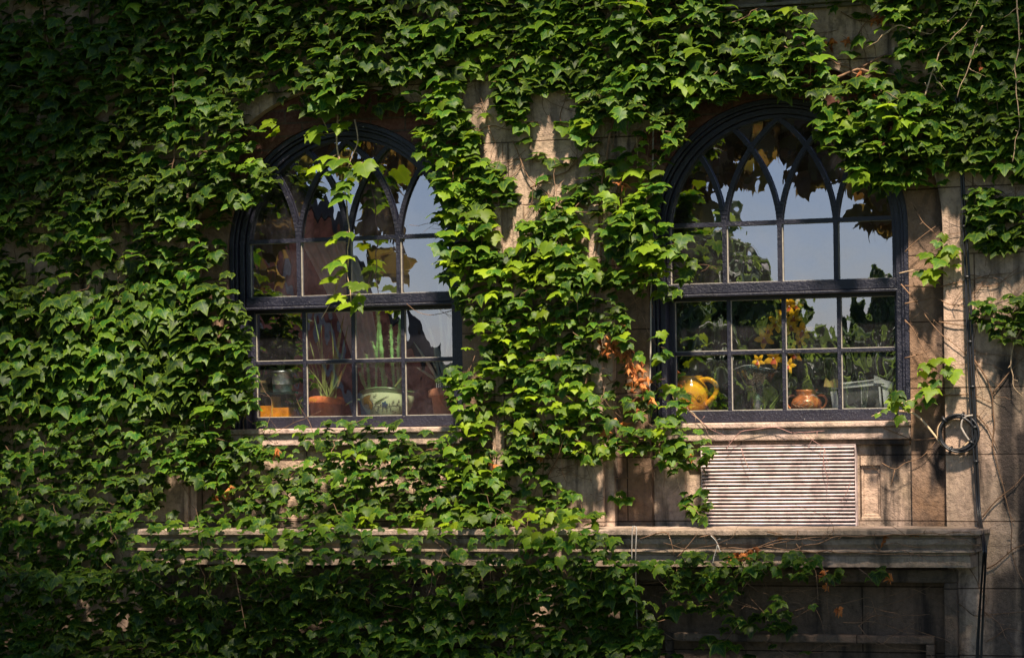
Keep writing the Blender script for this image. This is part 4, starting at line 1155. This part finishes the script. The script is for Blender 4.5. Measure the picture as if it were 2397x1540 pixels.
BLU = m_plain('painted_blue', (0.02, 0.12, 0.20), .3, .5, .3, 80); GRN = m_plain('painted_green', (0.10, 0.20, 0.06), .3, .5, .3, 80)
tul = [bd(*p) for p in ((1240,480),(1262,425),(1310,400),(1345,385),(1385,378),(1375,420),(1395,450),(1410,480),(1385,530),(1340,570),(1290,585),(1255,570),(1235,530))]
decal('painted_tulip', tul, YEL)
decal('painted_leaf', [bd(*p) for p in ((1420,480),(1440,450),(1490,425),(1560,390),(1520,420),(1480,450),(1440,470))], GRN)
bf = []
for i in range(20): a = 2 * math.pi * i / 20; rr = 27 + 8 * math.cos(5 * a); bf.append(bd(1530 + rr * math.cos(a), 478 + rr * 1.15 * math.sin(a)))
decal('painted_blue_flower', bf, BLU)
mb = MB()
def ink(pts, r=.0009): mb.tube([on_bowl(*bd(*p), .0026) for p in pts], r, 4)
for s in (0, 1, 2, 3): ink([(1250 + s * 35, 550 - s * 6), (1265 + s * 30, 490), (1310 + s * 18, 430), (1350 + s * 8, 400)], .0007)
ink([(1240,480),(1262,425),(1310,400),(1345,385),(1385,378),(1375,420),(1410,480),(1385,530),(1290,585),(1240,540)])
ink([(1400,480),(1480,475),(1560,490),(1640,480),(1665,470)]); ink([(1400,500),(1430,560)]); ink([(1420,480),(1490,430),(1575,388)])
for (a, b) in ((1485,465),(1500,500),(1570,470),(1600,450),(1610,440),(1575,515),(1590,545),(1610,550),(1600,565),(1640,470),(1655,440),(1430,555),(1445,575),(1390,430),(1400,440),(1415,385),(1440,370),(1430,395),(1380,560),(1620,580),(1540,515),(1460,500),(1448,520),(1655,500),(1660,560)):
    d_ = random.uniform(-8, 8); ink([(a, b), (a + 7, b + d_), (a + 13, b + d_ * .4)], .0019)
mb.build('painted_sprigs', INK, root)
SOILm = MB(); SOILm.lathe(c, [(.001, h * .82), (bowl_r(h) * .95, h * .82)], 30, sy=.75); SOILm.build('soil', SOIL, root)
# cacti in the bowl
CAC = m_plain('cactus_green', (0.20, 0.46, 0.14), .5, .4, .4, 30, .3); SPI = m_plain('cactus_spine', (0.40, 0.45, 0.25), .6)
for (bx, tx, ty, rr) in ((865,858,830,.010),(872,842,870,.008),(900,882,715,.013),(910,872,800,.009),(935,942,712,.013),(925,915,760,.011),(940,930,850,.009),(895,905,880,.008),(862,848,846,.007),(880,887,742,.008)):
    a = at(bx, 925, .42); b = at(tx, ty, .40 + random.uniform(0, .06)); a.z = c.z + h * .8
    P = spline([a, a.lerp(b, .5) + Vector((random.uniform(-.015, .015), 0, 0)), b], 14)
    m1 = MB(); m1.tube(P, [rr * (1 + .22 * math.sin(i * 1.9)) * (1 if i < len(P) - 3 else .6) for i in range(len(P))], 6)
    m1.build('cactus', CAC, root)
    m2 = mb2 = MB() if 'mb2' not in globals() else mb2
    for i in range(1, len(P)):
        for s in range(4):
            t_ = random.uniform(0, 6.28); q = P[i] + Vector((math.cos(t_) * rr * 1.9, -abs(math.sin(t_)) * rr * 1.9, random.uniform(-.004, .012)))
            mb2.tube([P[i], q], [.0012, .0005], 3)
mb2.build('cactus_spines', SPI, root); del mb2
mb = MB(); blade(mb, at(925, 905, .36), at(952, 865, .34), .008, (.01, 0, 0)); blade(mb, at(842, 935, .36), at(808, 950, .33), .006, (0, 0, .02)); mb.build('leaves', GRL, root)

# pot with spiky pale leaves at the right of the left window
root, c = pot_root('potted_plant', 1048, LW, 0.38, 'terracotta pot with tall pale spiky leaves behind the rightmost panes of the left window', 'potted plant', 'potted plants in the left window')
h = 66 * S; pot(root, c, h, 44 * S, 32 * S, 18 * S, m_plain('pinkish_terracotta', (0.85, 0.34, 0.20), .6, .35, .25, 14, .3), sag=0.015)
mb = MB(); PALE = m_plain('pale_spiky_leaf', (0.42, 0.44, 0.34), .5, .4, .2, 20)
for (tx, ty) in ((985,730),(1000,745),(1015,790),(1025,640),(1040,760),(1060,720),(975,860),(1010,840),(1055,610),(968,800),(1070,700)):
    blade(mb, at(1045 + random.uniform(-15, 15), 905, .38), at(tx, ty, .38 + random.uniform(-.05, .12)), .011, (random.uniform(-.02, .02), 0, .02))
mb.build('leaves', PALE, root)
mb = MB()
for i in range(7): a = at(1022 + i * 5, 910, .33); mb.box(a.x - .003, a.x + .003, .33, .334, a.z - .01, a.z + .035 + .008 * (i % 3))
mb.build('plant_labels', m_plain('white_plastic', (0.75, 0.72, 0.70), .4), root)

# glass shelf with metal pail and small pot, amber box below
BX = lambda a, b, c_, d, y: (at(a, c_, y).x, at(b, c_, y).x, at(a, d, y).z, at(a, c_, y).z)
root, _c = pot_root('glass_shelf', 650, LW, 0.38, 'dark glass shelf behind the lower left panes of the left window', 'shelf')
mb = MB(); a, b, z0, z1 = BX(596, 700, 919, 924, .38); mb.box(a, b, .30, .50, z0, z1); mb.build('shelf_board', m_plain('dark_teal_glass', (0.03, 0.09, 0.09), .15, .6, .1), root, bevel=.002)
mb = MB(); a_, b_, z2, z3 = BX(700 - 6, 700 - 3, 925, 972, .45); mb.box(a_, b_, .44, .46, shelf_z(LW), z0 - .001); mb.build('support', RUBBER, root); mb = MB(); mb.box(a + .03, a + .035, .44, .46, shelf_z(LW), z0 - .001); mb.build('support', RUBBER, root)
zsh = z1
MET = m_plain('galvanised_metal', (0.42, 0.45, 0.47), .35, .5, .45, 25, .5, 0.8)
p = at(661, 900, .38); root = empty('metal_pail', (p.x, .38, zsh), 'shiny galvanised metal pail with a plant on the glass shelf', 'pail')
mb = MB(); hp = 52 * S; c = Vector((p.x, .38, zsh + .001)); mb.lathe(c, [(22*S, 0), (23*S, .002), (25*S, hp*.35), (25.6*S, hp*.36), (25*S, hp*.38), (26.5*S, hp*.9), (28*S, hp*.93), (28*S, hp), (26*S, hp), (25*S, hp*.85)], 36); mb.build('pail_body', MET, root)
mb = MB()
for (tx, ty, w_) in ((640,845,.010),(650,852,.012),(690,870,.016),(686,895,.014),(668,835,.012),(628,860,.010)): blade(mb, at(661, 875, .38), at(tx, ty, .40), w_, (0, 0, .02))
mb.build('leaves', GRL, root)
p = at(612, 910, .40); root = empty('small_pot', (p.x, .40, zsh), 'small ochre pot at the left end of the glass shelf', 'pot')
c = Vector((p.x, .40, zsh + .001)); pot(root, c, 30 * S, 19 * S, 16 * S, 9 * S, m_plain('ochre_clay', (0.30, 0.20, 0.07), .6))
mb = MB()
for (tx, ty) in ((600,840),(622,858),(635,880),(608,865)): blade(mb, at(612, 900, .40), at(tx, ty, .42), .005, (0, 0, .02))
mb.build('leaves', GRL, root)
AMB = m_plain('amber_glass', (0.75, 0.26, 0.01), .3, .5, .35, 12, .1)
root, c = pot_root('amber_box', 640, LW, 0.40, 'orange amber box standing under the glass shelf in the left window', 'box')
mb = MB(); a, b, z0, z1 = BX(599, 643, 950, 976, .38); mb.box(a, b, .33, .45, shelf_z(LW) + .001, z1); a2, b2, z0, z1b = BX(646, 682, 954, 976, .38); mb.box(a2, b2, .335, .45, shelf_z(LW) + .001, z1b); mb.build('box_body', AMB, root, bevel=.003)
mb = MB(); a3, b3, z0, z1c = BX(643.5, 645.5, 928, 976, .38); mb.box(a3, b3, .33, .45, shelf_z(LW) + .001, z1c); mb.build('divider', m_plain('yellow_divider', (0.85, 0.5, 0.05), .4), root)

# ---- right window
root, c = pot_root('yellow_jug', 1618, RW, 0.34, 'glossy yellow glazed jug with a loop handle and dark spirals in the lower left pane', 'jug')
GLZ = NM('yellow_glaze'); co = GLZ.coords(); n_ = GLZ.noise(co, 9, 6, .7, .6); n2_ = GLZ.noise(co, 60, 4)
g_ = GLZ.n('ShaderNodeNewGeometry'); sp_ = GLZ.n('ShaderNodeSeparateXYZ'); GLZ.l(g_.outputs['Position'], sp_.inputs[0])
low = GLZ.math('SUBTRACT', 1.0, GLZ.math('DIVIDE', GLZ.math('SUBTRACT', sp_.outputs[2], shelf_z(RW)), 0.13))
mix_ = GLZ.math('ADD', GLZ.math('MULTIPLY', n_, .9), GLZ.math('MULTIPLY', low, .5))
cc_ = GLZ.ramp(mix_, [(0.45, (0.80, 0.42, 0.015)), (0.72, (0.72, 0.30, 0.02)), (0.95, (0.55, 0.17, 0.03))])
YGL = GLZ.fin(GLZ.bsdf(cc_, .15, .6, GLZ.bump(n2_, .08, .002), Coat_Weight=.4, Coat_Roughness=.06))
s = S; H = 87 * s
jp = [(31, 0), (33, 1), (36, 12), (39, 28), (41.5, 42), (41, 52), (38, 62), (33, 71), (28, 78), (26.5, 82), (27, 85), (28, 87), (26, 87.5), (24.5, 84), (28, 74)]
def jug_r(z):
    z = z / s
    for (r0, z0), (r1, z1) in zip(jp, jp[1:12]):
        if z0 <= z <= z1: return (r0 + (r1 - r0) * (z - z0) / max(1e-6, z1 - z0)) * s
    return 30 * s
prof = [(a * s, b * s) for a, b in jp]
mb = MB(); mb.lathe(c, prof, 56); mb.build('jug_body', YGL, root)
mb = MB(); hd = [(24, 76, 0), (34, 78, -4), (48, 77, -6), (60, 68, -6), (64, 54, -6), (58, 40, -5), (46, 28, -4), (35, 20, -2)]
mb.tube(spline([c + Vector((a * s, e * s, b * s)) for a, b, e in hd], 8), [6.5 * s] * 4 + [5.4 * s * (1 + .05 * math.sin(i)) for i in range(49)] + [6.5 * s] * 4, 12, True, 1.25); mb.build('handle', YGL, root)
mb = MB()
def on_jug(X, Z, lift=.001): r2 = jug_r(Z * s) + lift; X = X * s; X = max(-r2 * .98, min(r2 * .98, X)); return c + Vector((X, -math.sqrt(r2 * r2 - X * X), Z * s))
sp1 = [(4 + (2 + 8 * t) * math.cos(12 * t + 2.2), 39 + (1.5 + 8 * t) * math.sin(12 * t + 2.2)) for t in [i / 30 for i in range(31)]]
sp2 = [(28 + (1 + 4.5 * t) * math.cos(-10 * t + 1), 34 + (1.5 + 7 * t) * math.sin(-10 * t + 1)) for t in [i / 24 for i in range(25)]]
sp3 = [sp1[-1], (14, 44), (20, 36), (25, 28), sp2[-1]]
for L in (sp1, sp2): mb.tube([on_jug(*p) for p in L], .0011, 4)
mb.tube([on_jug(p.x, p.z) for p in spline([(a, 0, b) for a, b in [(6, 49), (14, 44), (20, 36), (26, 29), (31, 27)]], 6)], .0009, 4)
sp4 = [(-26 + (1 + 5 * t) * math.cos(11 * t), 38 + (1 + 6 * t) * math.sin(11 * t)) for t in [i / 24 for i in range(25)]]
INK2 = m_plain('brown_ink', (0.10, 0.04, 0.01), .4); mb.build('spiral_pattern', INK2, root)
mb = MB(); mb.tube([on_jug(*p) for p in sp4], .0011, 4); mb.build('spiral_pattern', INK2, root)

# two handled copper coloured pot
root, c = pot_root('two_handled_pot', 1888, RW, 0.36, 'small brown lustre pot with two handles in the third lower pane of the right window', 'pot')
LUS = m_plain('copper_lustre', (0.50, 0.16, 0.05), .28, .6, .45, 30, .3, .25)
mb = MB(); mb.lathe(c, [(20*s, 0), (28*s, 3*s), (35*s, 12*s), (36*s, 20*s), (31*s, 29*s), (24*s, 34*s), (22*s, 37*s), (24*s, 44*s), (27*s, 50*s), (25.5*s, 50.5*s), (21*s, 40*s)], 44); mb.build('pot_body', LUS, root)
mb = MB()
for sg in (-1, 1):
    mb = MB(); mb.tube(spline([c + Vector((sg * a * s, 0, b * s)) for a, b in ((24, 34), (34, 37), (44, 33), (47, 22), (41, 10), (34, 7))], 6), 2.6 * s, 8)
    mb.build('handle', LUS, root)
mb = MB()
for ph in range(5):
    P = [c + Vector((math.cos(a) * rr * s, math.sin(a) * rr * s, z * s)) for a, rr, z in [(-2.2 + ph * .3 + .15 * math.sin(i * .9 + ph), 36.6 - abs(i - 5) * .5, 8 + i * 2.1) for i in range(9)]]
    mb.tube(P, .0012, 4)
mb.build('pale_drips', m_plain('pale_glaze', (0.6, 0.42, 0.28), .3), root)

# wide glass vase with wavy rim
root, c = pot_root('glass_vase', 1775, RW, 0.40, 'tall clear fluted glass vase with a wavy rim in the second lower pane', 'vase')
fn = lambda p, a, r, z: p + Vector((0, 0, .012 * math.sin(3 * a + .6) * max(0, z / (105*s)) ** 3)) + Vector((math.cos(a), math.sin(a), 0)) * .003 * math.sin(12 * a) * (z / (105*s))
mb = MB(); mb.lathe(c, [(26*s, 0), (28*s, 2*s), (20*s, 8*s), (17*s, 20*s), (22*s, 40*s), (34*s, 65*s), (50*s, 90*s), (58*s, 104*s), (57*s, 104.5*s), (48*s, 88*s), (32*s, 63*s), (18*s, 38*s), (12*s, 24*s)], 72, fn=fn, sy=.7); mb.build('vase_body', VASE, root)
P = []
for i in range(73):
    a = 2 * math.pi * i / 72; q = c + Vector((58*s*math.cos(a), 58*s*.7*math.sin(a), 104.2*s)); P.append(fn(q, a, 58*s, 104.2*s))
mb = MB(); mb.tube(P, .0016, 5, False); mb.build('rim', m_plain('pale_glass_rim', (0.55, 0.6, 0.6), .1, .7, .05), root)
P = [c + Vector((0, -.02, 6*s)), c + Vector((.002, -.02, 22*s)), c + Vector((.004, -.02, 42*s))]
mb = MB(); mb.tube(P, [9*s, 7*s, 4*s], 8); mb.build('vase_foot', m_plain('milky_glass', (0.42, 0.40, 0.40), .2, .6), root)

# orchid
root, c = pot_root('orchid', 1850, RW, 0.46, 'spray of golden yellow orchid flowers behind the middle bar of the lower sash', 'flower')
OR = m_plain('orchid_petal', (0.90, 0.46, 0.015), .45, .4, .3, 60, .1); LIP = m_plain('orchid_lip', (0.42, 0.07, 0.02), .4, .5, .3, 60); WHT = m_plain('orchid_column', (0.8, 0.65, 0.55), .4)
st = spline([at(1800, 955, .42), at(1840, 900, .44), at(1858, 840, .44), at(1856, 780, .43), at(1848, 715, .42)], 8)
mb = MB(); mb.tube(st, .003, 6); fl = [(1820,757,1.1,0),(1790,792,1.05,.5),(1847,716,.9,1.2),(1861,742,1.0,.3),(1878,772,1.1,-.3),(1812,838,1.1,1.5),(1776,845,.75,.4),(1862,828,.95,.8),(1848,856,.8,0),(1838,700,.7,.5),(1850,765,.9,2),(1832,735,.8,1.1),(1866,712,.7,.2),(1800,772,.6,2.2),(1872,800,.7,1.7)]
for i, (a, b, sz, rt) in enumerate(fl):
    q = at(a, b, .36 + .05 * random.random()); near = min(st, key=lambda v: (v - q).length); mb.tube([near, near.lerp(q, .5) + Vector((0, 0, .006)), q + Vector((0, .006, 0))], .0014, 4)
mb.build('flower_stem', GRL, root)
for i, (a, b, sz, rt) in enumerate(fl):
    sz *= 1.3; q = at(a, b, .30 + .04 * ((i * 37) % 10) / 10); f_ = MB()
    fx = Matrix.Rotation(R(random.uniform(-35, 35)), 3, 'Z') @ Matrix.Rotation(R(random.uniform(-25, 35)), 3, 'X')
    for j in range(5):
        an = rt + 2 * math.pi * j / 5 + .3; L_ = .044 * sz; wd = .012 * sz
        vs = []
        for t in (0, .25, .5, .75, 1):
            for u_ in (-1, 0, 1):
                ww = wd * math.sin(math.pi * (.12 + .84 * t)) ** .7
                v = Vector((u_ * ww, -.012 * math.sin(t * 2.6) * sz + abs(u_) * .004, t * L_)); v = Matrix.Rotation(an, 3, 'Y') @ v; vs.append(q + fx @ v)
        f_.add(vs, [(3*r0+c0, 3*r0+c0+1, 3*r0+c0+4, 3*r0+c0+3) for r0 in range(4) for c0 in range(2)], True)
    fo = f_.build('flower', OR, root)
    f2 = MB(); an = rt + math.pi + .3
    vs = []
    for t in (0, .4, .8, 1):
        for u_ in (-1, 0, 1): v = Vector((u_ * .009 * sz * (0.5 + t), -.012 - .01 * t - .006 * (1 - abs(u_)), -t * .02 * sz)); vs.append(q + fx @ v)
    f2.add(vs, [(3*r0+c0, 3*r0+c0+1, 3*r0+c0+4, 3*r0+c0+3) for r0 in range(3) for c0 in range(2)], True); f2.build('lip', LIP, fo)
    f3 = MB(); v = q + fx @ Vector((0, -.016, .002)); f3.tube([v, v + Vector((0, -.005, 0))], .0035 * sz, 6); f3.build('column', WHT, fo)

# white picture frame leaning
p0 = at(2012, 957, .42); root = empty('picture_frame', (p0.x, .42, shelf_z(RW)), 'white carved picture frame leaning inside the lower right pane', 'picture frame')
WF = m_plain('grey_white_paint', (0.50, 0.53, 0.52), .5, .4, .12, 20); WF2 = m_plain('ochre_chip', (0.42, 0.32, 0.10), .6)
def bar2(mb, a, b, wd, y0=.40, dep=.02):
    A_, B_ = at(*a, y0), at(*b, y0); d = (B_ - A_).normalized(); n = Vector((-d.z, 0, d.x)) * wd / 2
    vs = []
    for yy in (y0, y0 + dep):
        for q in (A_ - n, A_ + n, B_ + n, B_ - n): vs.append(Vector((q.x, yy, q.z)))
    mb.add(vs, [(0,1,2,3),(7,6,5,4),(0,4,5,1),(1,5,6,2),(2,6,7,3),(3,7,4,0)])
mb = MB(); bar2(mb, (1945,905), (2062,894), 14*S, .395); bar2(mb, (1950,901), (2062,887), 3*S, .385, .01); bar2(mb, (1951,915), (1957,962), 15*S); bar2(mb, (2072,905), (2078,965), 15*S, .40); bar2(mb, (2058,905), (2062,960), 4*S, .395); bar2(mb, (1966,912), (1970,960), 4*S, .395)
mb.build('frame_moulding', WF, root, bevel=.002)
mb = MB(); bar2(mb, (2064,895), (2090,903), 15*S, .39)
a = [at(2045,896,.385), at(2046,878,.385), at(2068,888,.385), at(2070,898,.385)]; mb.add(a + [v + Vector((0, .02, 0)) for v in a], [(0,1,2,3),(0,4,5,1),(1,5,6,2),(2,6,7,3)])
mb.build('corner_block', WF, root)
mb = MB(); a = [at(1928,905,.385), at(1932,884,.385), at(1942,893,.385), at(1952,886,.385), at(1966,890,.385), at(1966,907,.385)]; mb.add(a + [v + Vector((0, .02, 0)) for v in a], [(0,1,2,3,4,5)] + [(j, 6+j, 6+(j+1)%6, (j+1)%6) for j in range(6)]); mb.build('corner_block', WF2, root, label='chipped ochre corner ornament')
mb = MB(); a = [at(1966,909,.41), at(2060,902,.41), at(2064,966,.41), at(1968,966,.41)]; mb.add(a + [v + Vector((0, .004, 0)) for v in a], [(0,1,2,3),(7,6,5,4)]); mb.build('picture', m_plain('grey_picture', (0.07, 0.075, 0.07), .3, .5, .5, 14), root)
mb = MB(); a = [at(1945,966,.385), at(1990,945,.385), at(2040,925,.385), at(2052,940,.385), at(2040,966,.385)]; mb.add(a + [v + Vector((0, .006, 0)) for v in a], [(0,1,2,3,4),(9,8,7,6,5)]); o = mb.build('dark_card', m_plain('dark_card', (0.05, 0.055, 0.05), .6)); tag(o, 'dark grey card leaning against the white picture frame', 'card')

# pale drape hanging inside the left window
mb = MB(); vs = []; nn = 40
for i in range(nn + 1):
    t = i / nn; top = at(700 + 120 * t, 560, .80); bot = at(830 + 60 * t, 860, .80)
    for j in range(13):
        u_ = j / 12; p = top.lerp(bot, u_); p.y = .80 + .02 * math.sin(t * 34) * (1 - .3 * u_); p.x += .03 * math.sin(u_ * 3); vs.append(p)
mb.add(vs, [(i*13+j, i*13+j+1, (i+1)*13+j+1, (i+1)*13+j) for i in range(nn) for j in range(12)], True)
o = mb.build('curtain', m_plain('pale_fabric', (0.70, 0.64, 0.58), .9, .1, .1)); tag(o, 'pale gathered curtain swept diagonally behind the plants of the left window', 'curtain')

# ------------------------------------------------------------------ across the courtyard (seen in the panes) and added overhead shade
def crown(name, centre, rad, n, size, label, mat=TREELEAF, trunk=None, group='trees across the courtyard', hole=None, seed=1):
    rs = np.random.default_rng(seed); root = empty(name, (centre[0], centre[1], 0), label, 'tree', group)
    L = []; subs = []
    for i in range(16):
        v = rs.normal(size=3); v /= np.linalg.norm(v); subs.append((np.array(centre) + v * np.array(rad) * rs.uniform(.35, .8), rs.uniform(.3, .5)))
    while len(L) < n:
        c_, f_ = subs[rs.integers(0, len(subs))]; v = rs.normal(size=3); v /= np.linalg.norm(v)
        p = c_ + v * np.array(rad) * f_ * rs.uniform(.5, 1) ** .5
        L.append(mkleaf(Vector(p), size * rs.uniform(.7, 1.3), rs.random(), R(rs.normal(35, 25)), rs.uniform(0, 6.28), rs.normal(0, .6), rs.random(), 1.1))
    leaves_mesh('crown', L, mat, root)
    mb = MB(); tx, ty = (trunk or centre[:2]); zc = centre[2]
    mb.tube(spline([(tx, ty, -.1), (tx + .1, ty, zc * .4), (centre[0], centre[1], zc)], 8), [.32 - .22 * i / 16 for i in range(17)], 10)
    for (c_, f_) in subs[:9]:
        a = Vector((tx + (centre[0] - tx) * .6, ty + (centre[1] - ty) * .6, zc * .6)); mb.tube(twig(a, Vector(c_), -.1, .1, 6), [.09, .08, .07, .06, .045, .03, .02], 6)
    mb.build('trunk', BARK, root); return root
def mtree(dx0, dx1, dtop, dist, n, size, label, seed):
    a, b = MIR(dx0, dtop, dist), MIR(dx1, dtop, dist); cx_ = (a.x + b.x) / 2; rx = abs(b.x - a.x) / 2
    top = a.z; zc = max(1.6, top - rx * .9); rz = top - zc
    crown('courtyard_tree', (cx_, a.y, top * .58), (rx * .85, rx * .7, top * .42), int(n * 2.2), size * .5, label, seed=seed)
mtree(1480, 1960, 440, 22, 2600, .42, 'bushy tree across the courtyard mirrored in the left panes of the right window', 3)
mtree(1500, 1780, 690, 17, 1500, .36, 'lower shrubby tree across the courtyard mirrored below the first', 4)
mtree(1820, 2300, 690, 30, 2200, .5, 'wide tree across the courtyard mirrored in the lower right panes', 5)
mtree(1740, 1990, 760, 26, 1500, .45, 'round dark tree across the courtyard mirrored behind the orchid', 6)
mtree(1960, 2110, 640, 38, 900, .5, 'far tree across the courtyard mirrored at the right edge of the right window', 8)
mtree(1380, 2400, 850, 40, 2500, .7, 'long low hedge of trees at the far side of the courtyard', 7)
# brick house with a steep gable mirrored in the left window
gh = empty('brick_house', MIR(500, 967, 24), 'brick gabled house across the courtyard mirrored in the left window', 'house'); gh.location.z = 0
G1 = MIR(640, 360, 24); G2 = MIR(1120, 1050, 24); G0 = MIR(180, 1050, 24)
gy_ = G1.y
mb = MB(); front = [(G0.x, 0), (G2.x, 0), (G2.x, max(.3, G2.z)), (G1.x, G1.z), (G0.x, max(.3, G0.z))]
SKW = -0.5
vs = [(x, gy_, z) for x, z in front] + [(x + SKW * 8, gy_ - 8, z) for x, z in front]
mb.add(vs, [(0,1,2,3,4), (9,8,7,6,5), (1,6,7,2), (0,4,9,5)]); 
HB_ = m_plain('brightened_brick', (0.58, 0.20, 0.12), .9, .2, .4, 7, .3)  # brick colour brightened, as this wall faces away from the sun
mb.build('wall', HB_, gh)
mb = MB()
def slab(P, Q, th, y0, y1, up):
    d = Vector((Q[0]-P[0], 0, Q[1]-P[1])).normalized(); n = Vector((-d.z, 0, d.x)) * th; 
    if (n.z < 0): n = -n
    A_ = [Vector((P[0], y0, P[1])), Vector((Q[0], y0, Q[1]))]; vs = []
    for yy in (y0, y1):
        for v in (A_[0], A_[1], A_[1] + n, A_[0] + n): vs.append(Vector((v.x + SKW * (gy_ - yy), yy, v.z)))
    mb.add(vs, [(0,1,2,3),(7,6,5,4),(0,4,5,1),(1,5,6,2),(2,6,7,3),(3,7,4,0)])
slab((G1.x, G1.z + .01), (G2.x + .3, G2.z - .3), .18, gy_ + .25, gy_ - 8, 1); slab((G1.x, G1.z + .01), (G0.x - .3, G0.z - .3), .18, gy_ + .25, gy_ - 8, 1)
mb.build('roof', m_plain('slate_roof', (0.07, 0.06, 0.06), .7), gh)
mb = MB(); o1 = .8
slab((G1.x - .4, G1.z - 1.4), (G2.x - 1.2, G2.z - .3), .14, gy_ + .10, gy_ + .003, 1); slab((G1.x - 1.0, G1.z - 2.2), (G2.x - 2.2, G2.z - .3), .08, gy_ + .08, gy_ + .003, 1)
mb.build('coping', m_plain('pale_coping', (0.42, 0.34, 0.30), .8), gh)
# low branch with big leaves, above the sight line, mirrored in the arch panes
def branch(regions, y_b, label, seed, size=.17):
    rs = random.Random(seed); L = []; mb = MB(); root = None
    for (x0, x1, y0, y1, n) in regions:
        for i in range(n):
            t = rs.random(); X = x0 + (x1 - x0) * rs.random(); Y = y0 + (y1 - y0) * rs.random() ** 1.1
            q = MIR(X, Y, -y_b + .36 + rs.uniform(-.3, .3)); L.append(mkleaf(q, size * rs.uniform(.7, 1.25), rs.random(), R(rs.gauss(15, 20)), rs.gauss(0, .6) + math.pi * (rs.random() < .5), rs.gauss(0, .5), rs.random(), 1.1))
    c = sum((v[0] for v in L), Vector()) / len(L)
    root = empty('overhanging_tree', (c.x + 5, c.y - 1, 0), label, 'tree', 'trees over the courtyard')
    leaves_mesh('crown', L, m_leaf('branch_leaf', (0.15, 0.09, 0.055), (0.17, 0.11, 0.06), (0.16, 0.15, 0.06), .35, .7), root)
    top = max(v[0].z for v in L)
    mb.tube(spline([(c.x + 16, c.y - 1, -.1), (c.x + 15.5, c.y - 1, 4), (c.x + 8, c.y - .3, top + 2.5), (c.x, c.y, top + .5), (c.x - 2, c.y, top + .3)], 8), [.25 - .2 * i / 32 for i in range(33)], 8)
    mb.build('trunk', BARK, root)
branch([(1560,1700,200,400,60),(1560,1660,380,500,22),(1640,1780,200,420,70),(1740,1960,180,300,90),(1780,1850,300,350,8),(1850,1930,300,440,26),(1900,2100,200,420,110),(2000,2110,400,520,40),(1740,1790,400,430,6)],
       -7.0, 'tree whose low dark branch hangs over the courtyard, mirrored in the right arch panes', 4)
branch([(560,1060,220,390,170),(590,690,380,560,60),(840,930,400,530,50),(590,650,560,700,20),(870,930,560,620,8)],
       -7.4, 'second low branched tree over the courtyard, mirrored in the left arch panes', 6)

# unseen trees added to shade the wall's edges (crowns far above the frame)
def added_shade_tree(px_, py_, t, rad, n, label, seed, trunk, size=.24):
    p = W(px_, py_, 0) + SUN * t
    crown('added_shade_tree', (p.x, p.y, p.z), rad, n, size, label, trunk=trunk, group='trees over the courtyard', seed=seed)
added_shade_tree(-120, 350, 11, (1.25, .8, 1.6), 2600, 'added unseen tall tree shading the left end of the wall', 31, (-8.5, -5))
added_shade_tree(-260, 1650, 11, (1.3, .6, .8), 1300, 'added unseen tree shading the lower left of the wall', 32, (-9.5, -7))
added_shade_tree(900, -250, 11, (3.6, .4, .5), 3400, 'added unseen tree shading the top of the wall', 33, (-10, -2))
added_shade_tree(2840, 1200, 11, (.8, .8, 2.6), 1100, 'added unseen tree shading the right end of the wall', 34, (10.5, -9))
added_shade_tree(2700, -100, 11, (1.2, .5, .8), 1300, 'added unseen tree shading the upper right corner of the wall', 36, (12, -3))
added_shade_tree(1300, 1960, 11, (4.2, .5, .6), 6000, 'added unseen low crowned tree shading the foot of the wall', 35, (11, -8))
added_shade_tree(2150, 1800, 11, (1.7, .5, .5), 2600, 'added unseen small crowned tree shading the foot of the wall at the right', 37, (11.5, -10))
added_shade_tree(40, 60, 11, (1.3, .5, .7), 1600, 'added unseen tree shading the upper left corner of the wall', 38, (-9, -4))
print('verts', sum(len(o.data.vertices) for o in bpy.data.objects if o.type == 'MESH'))
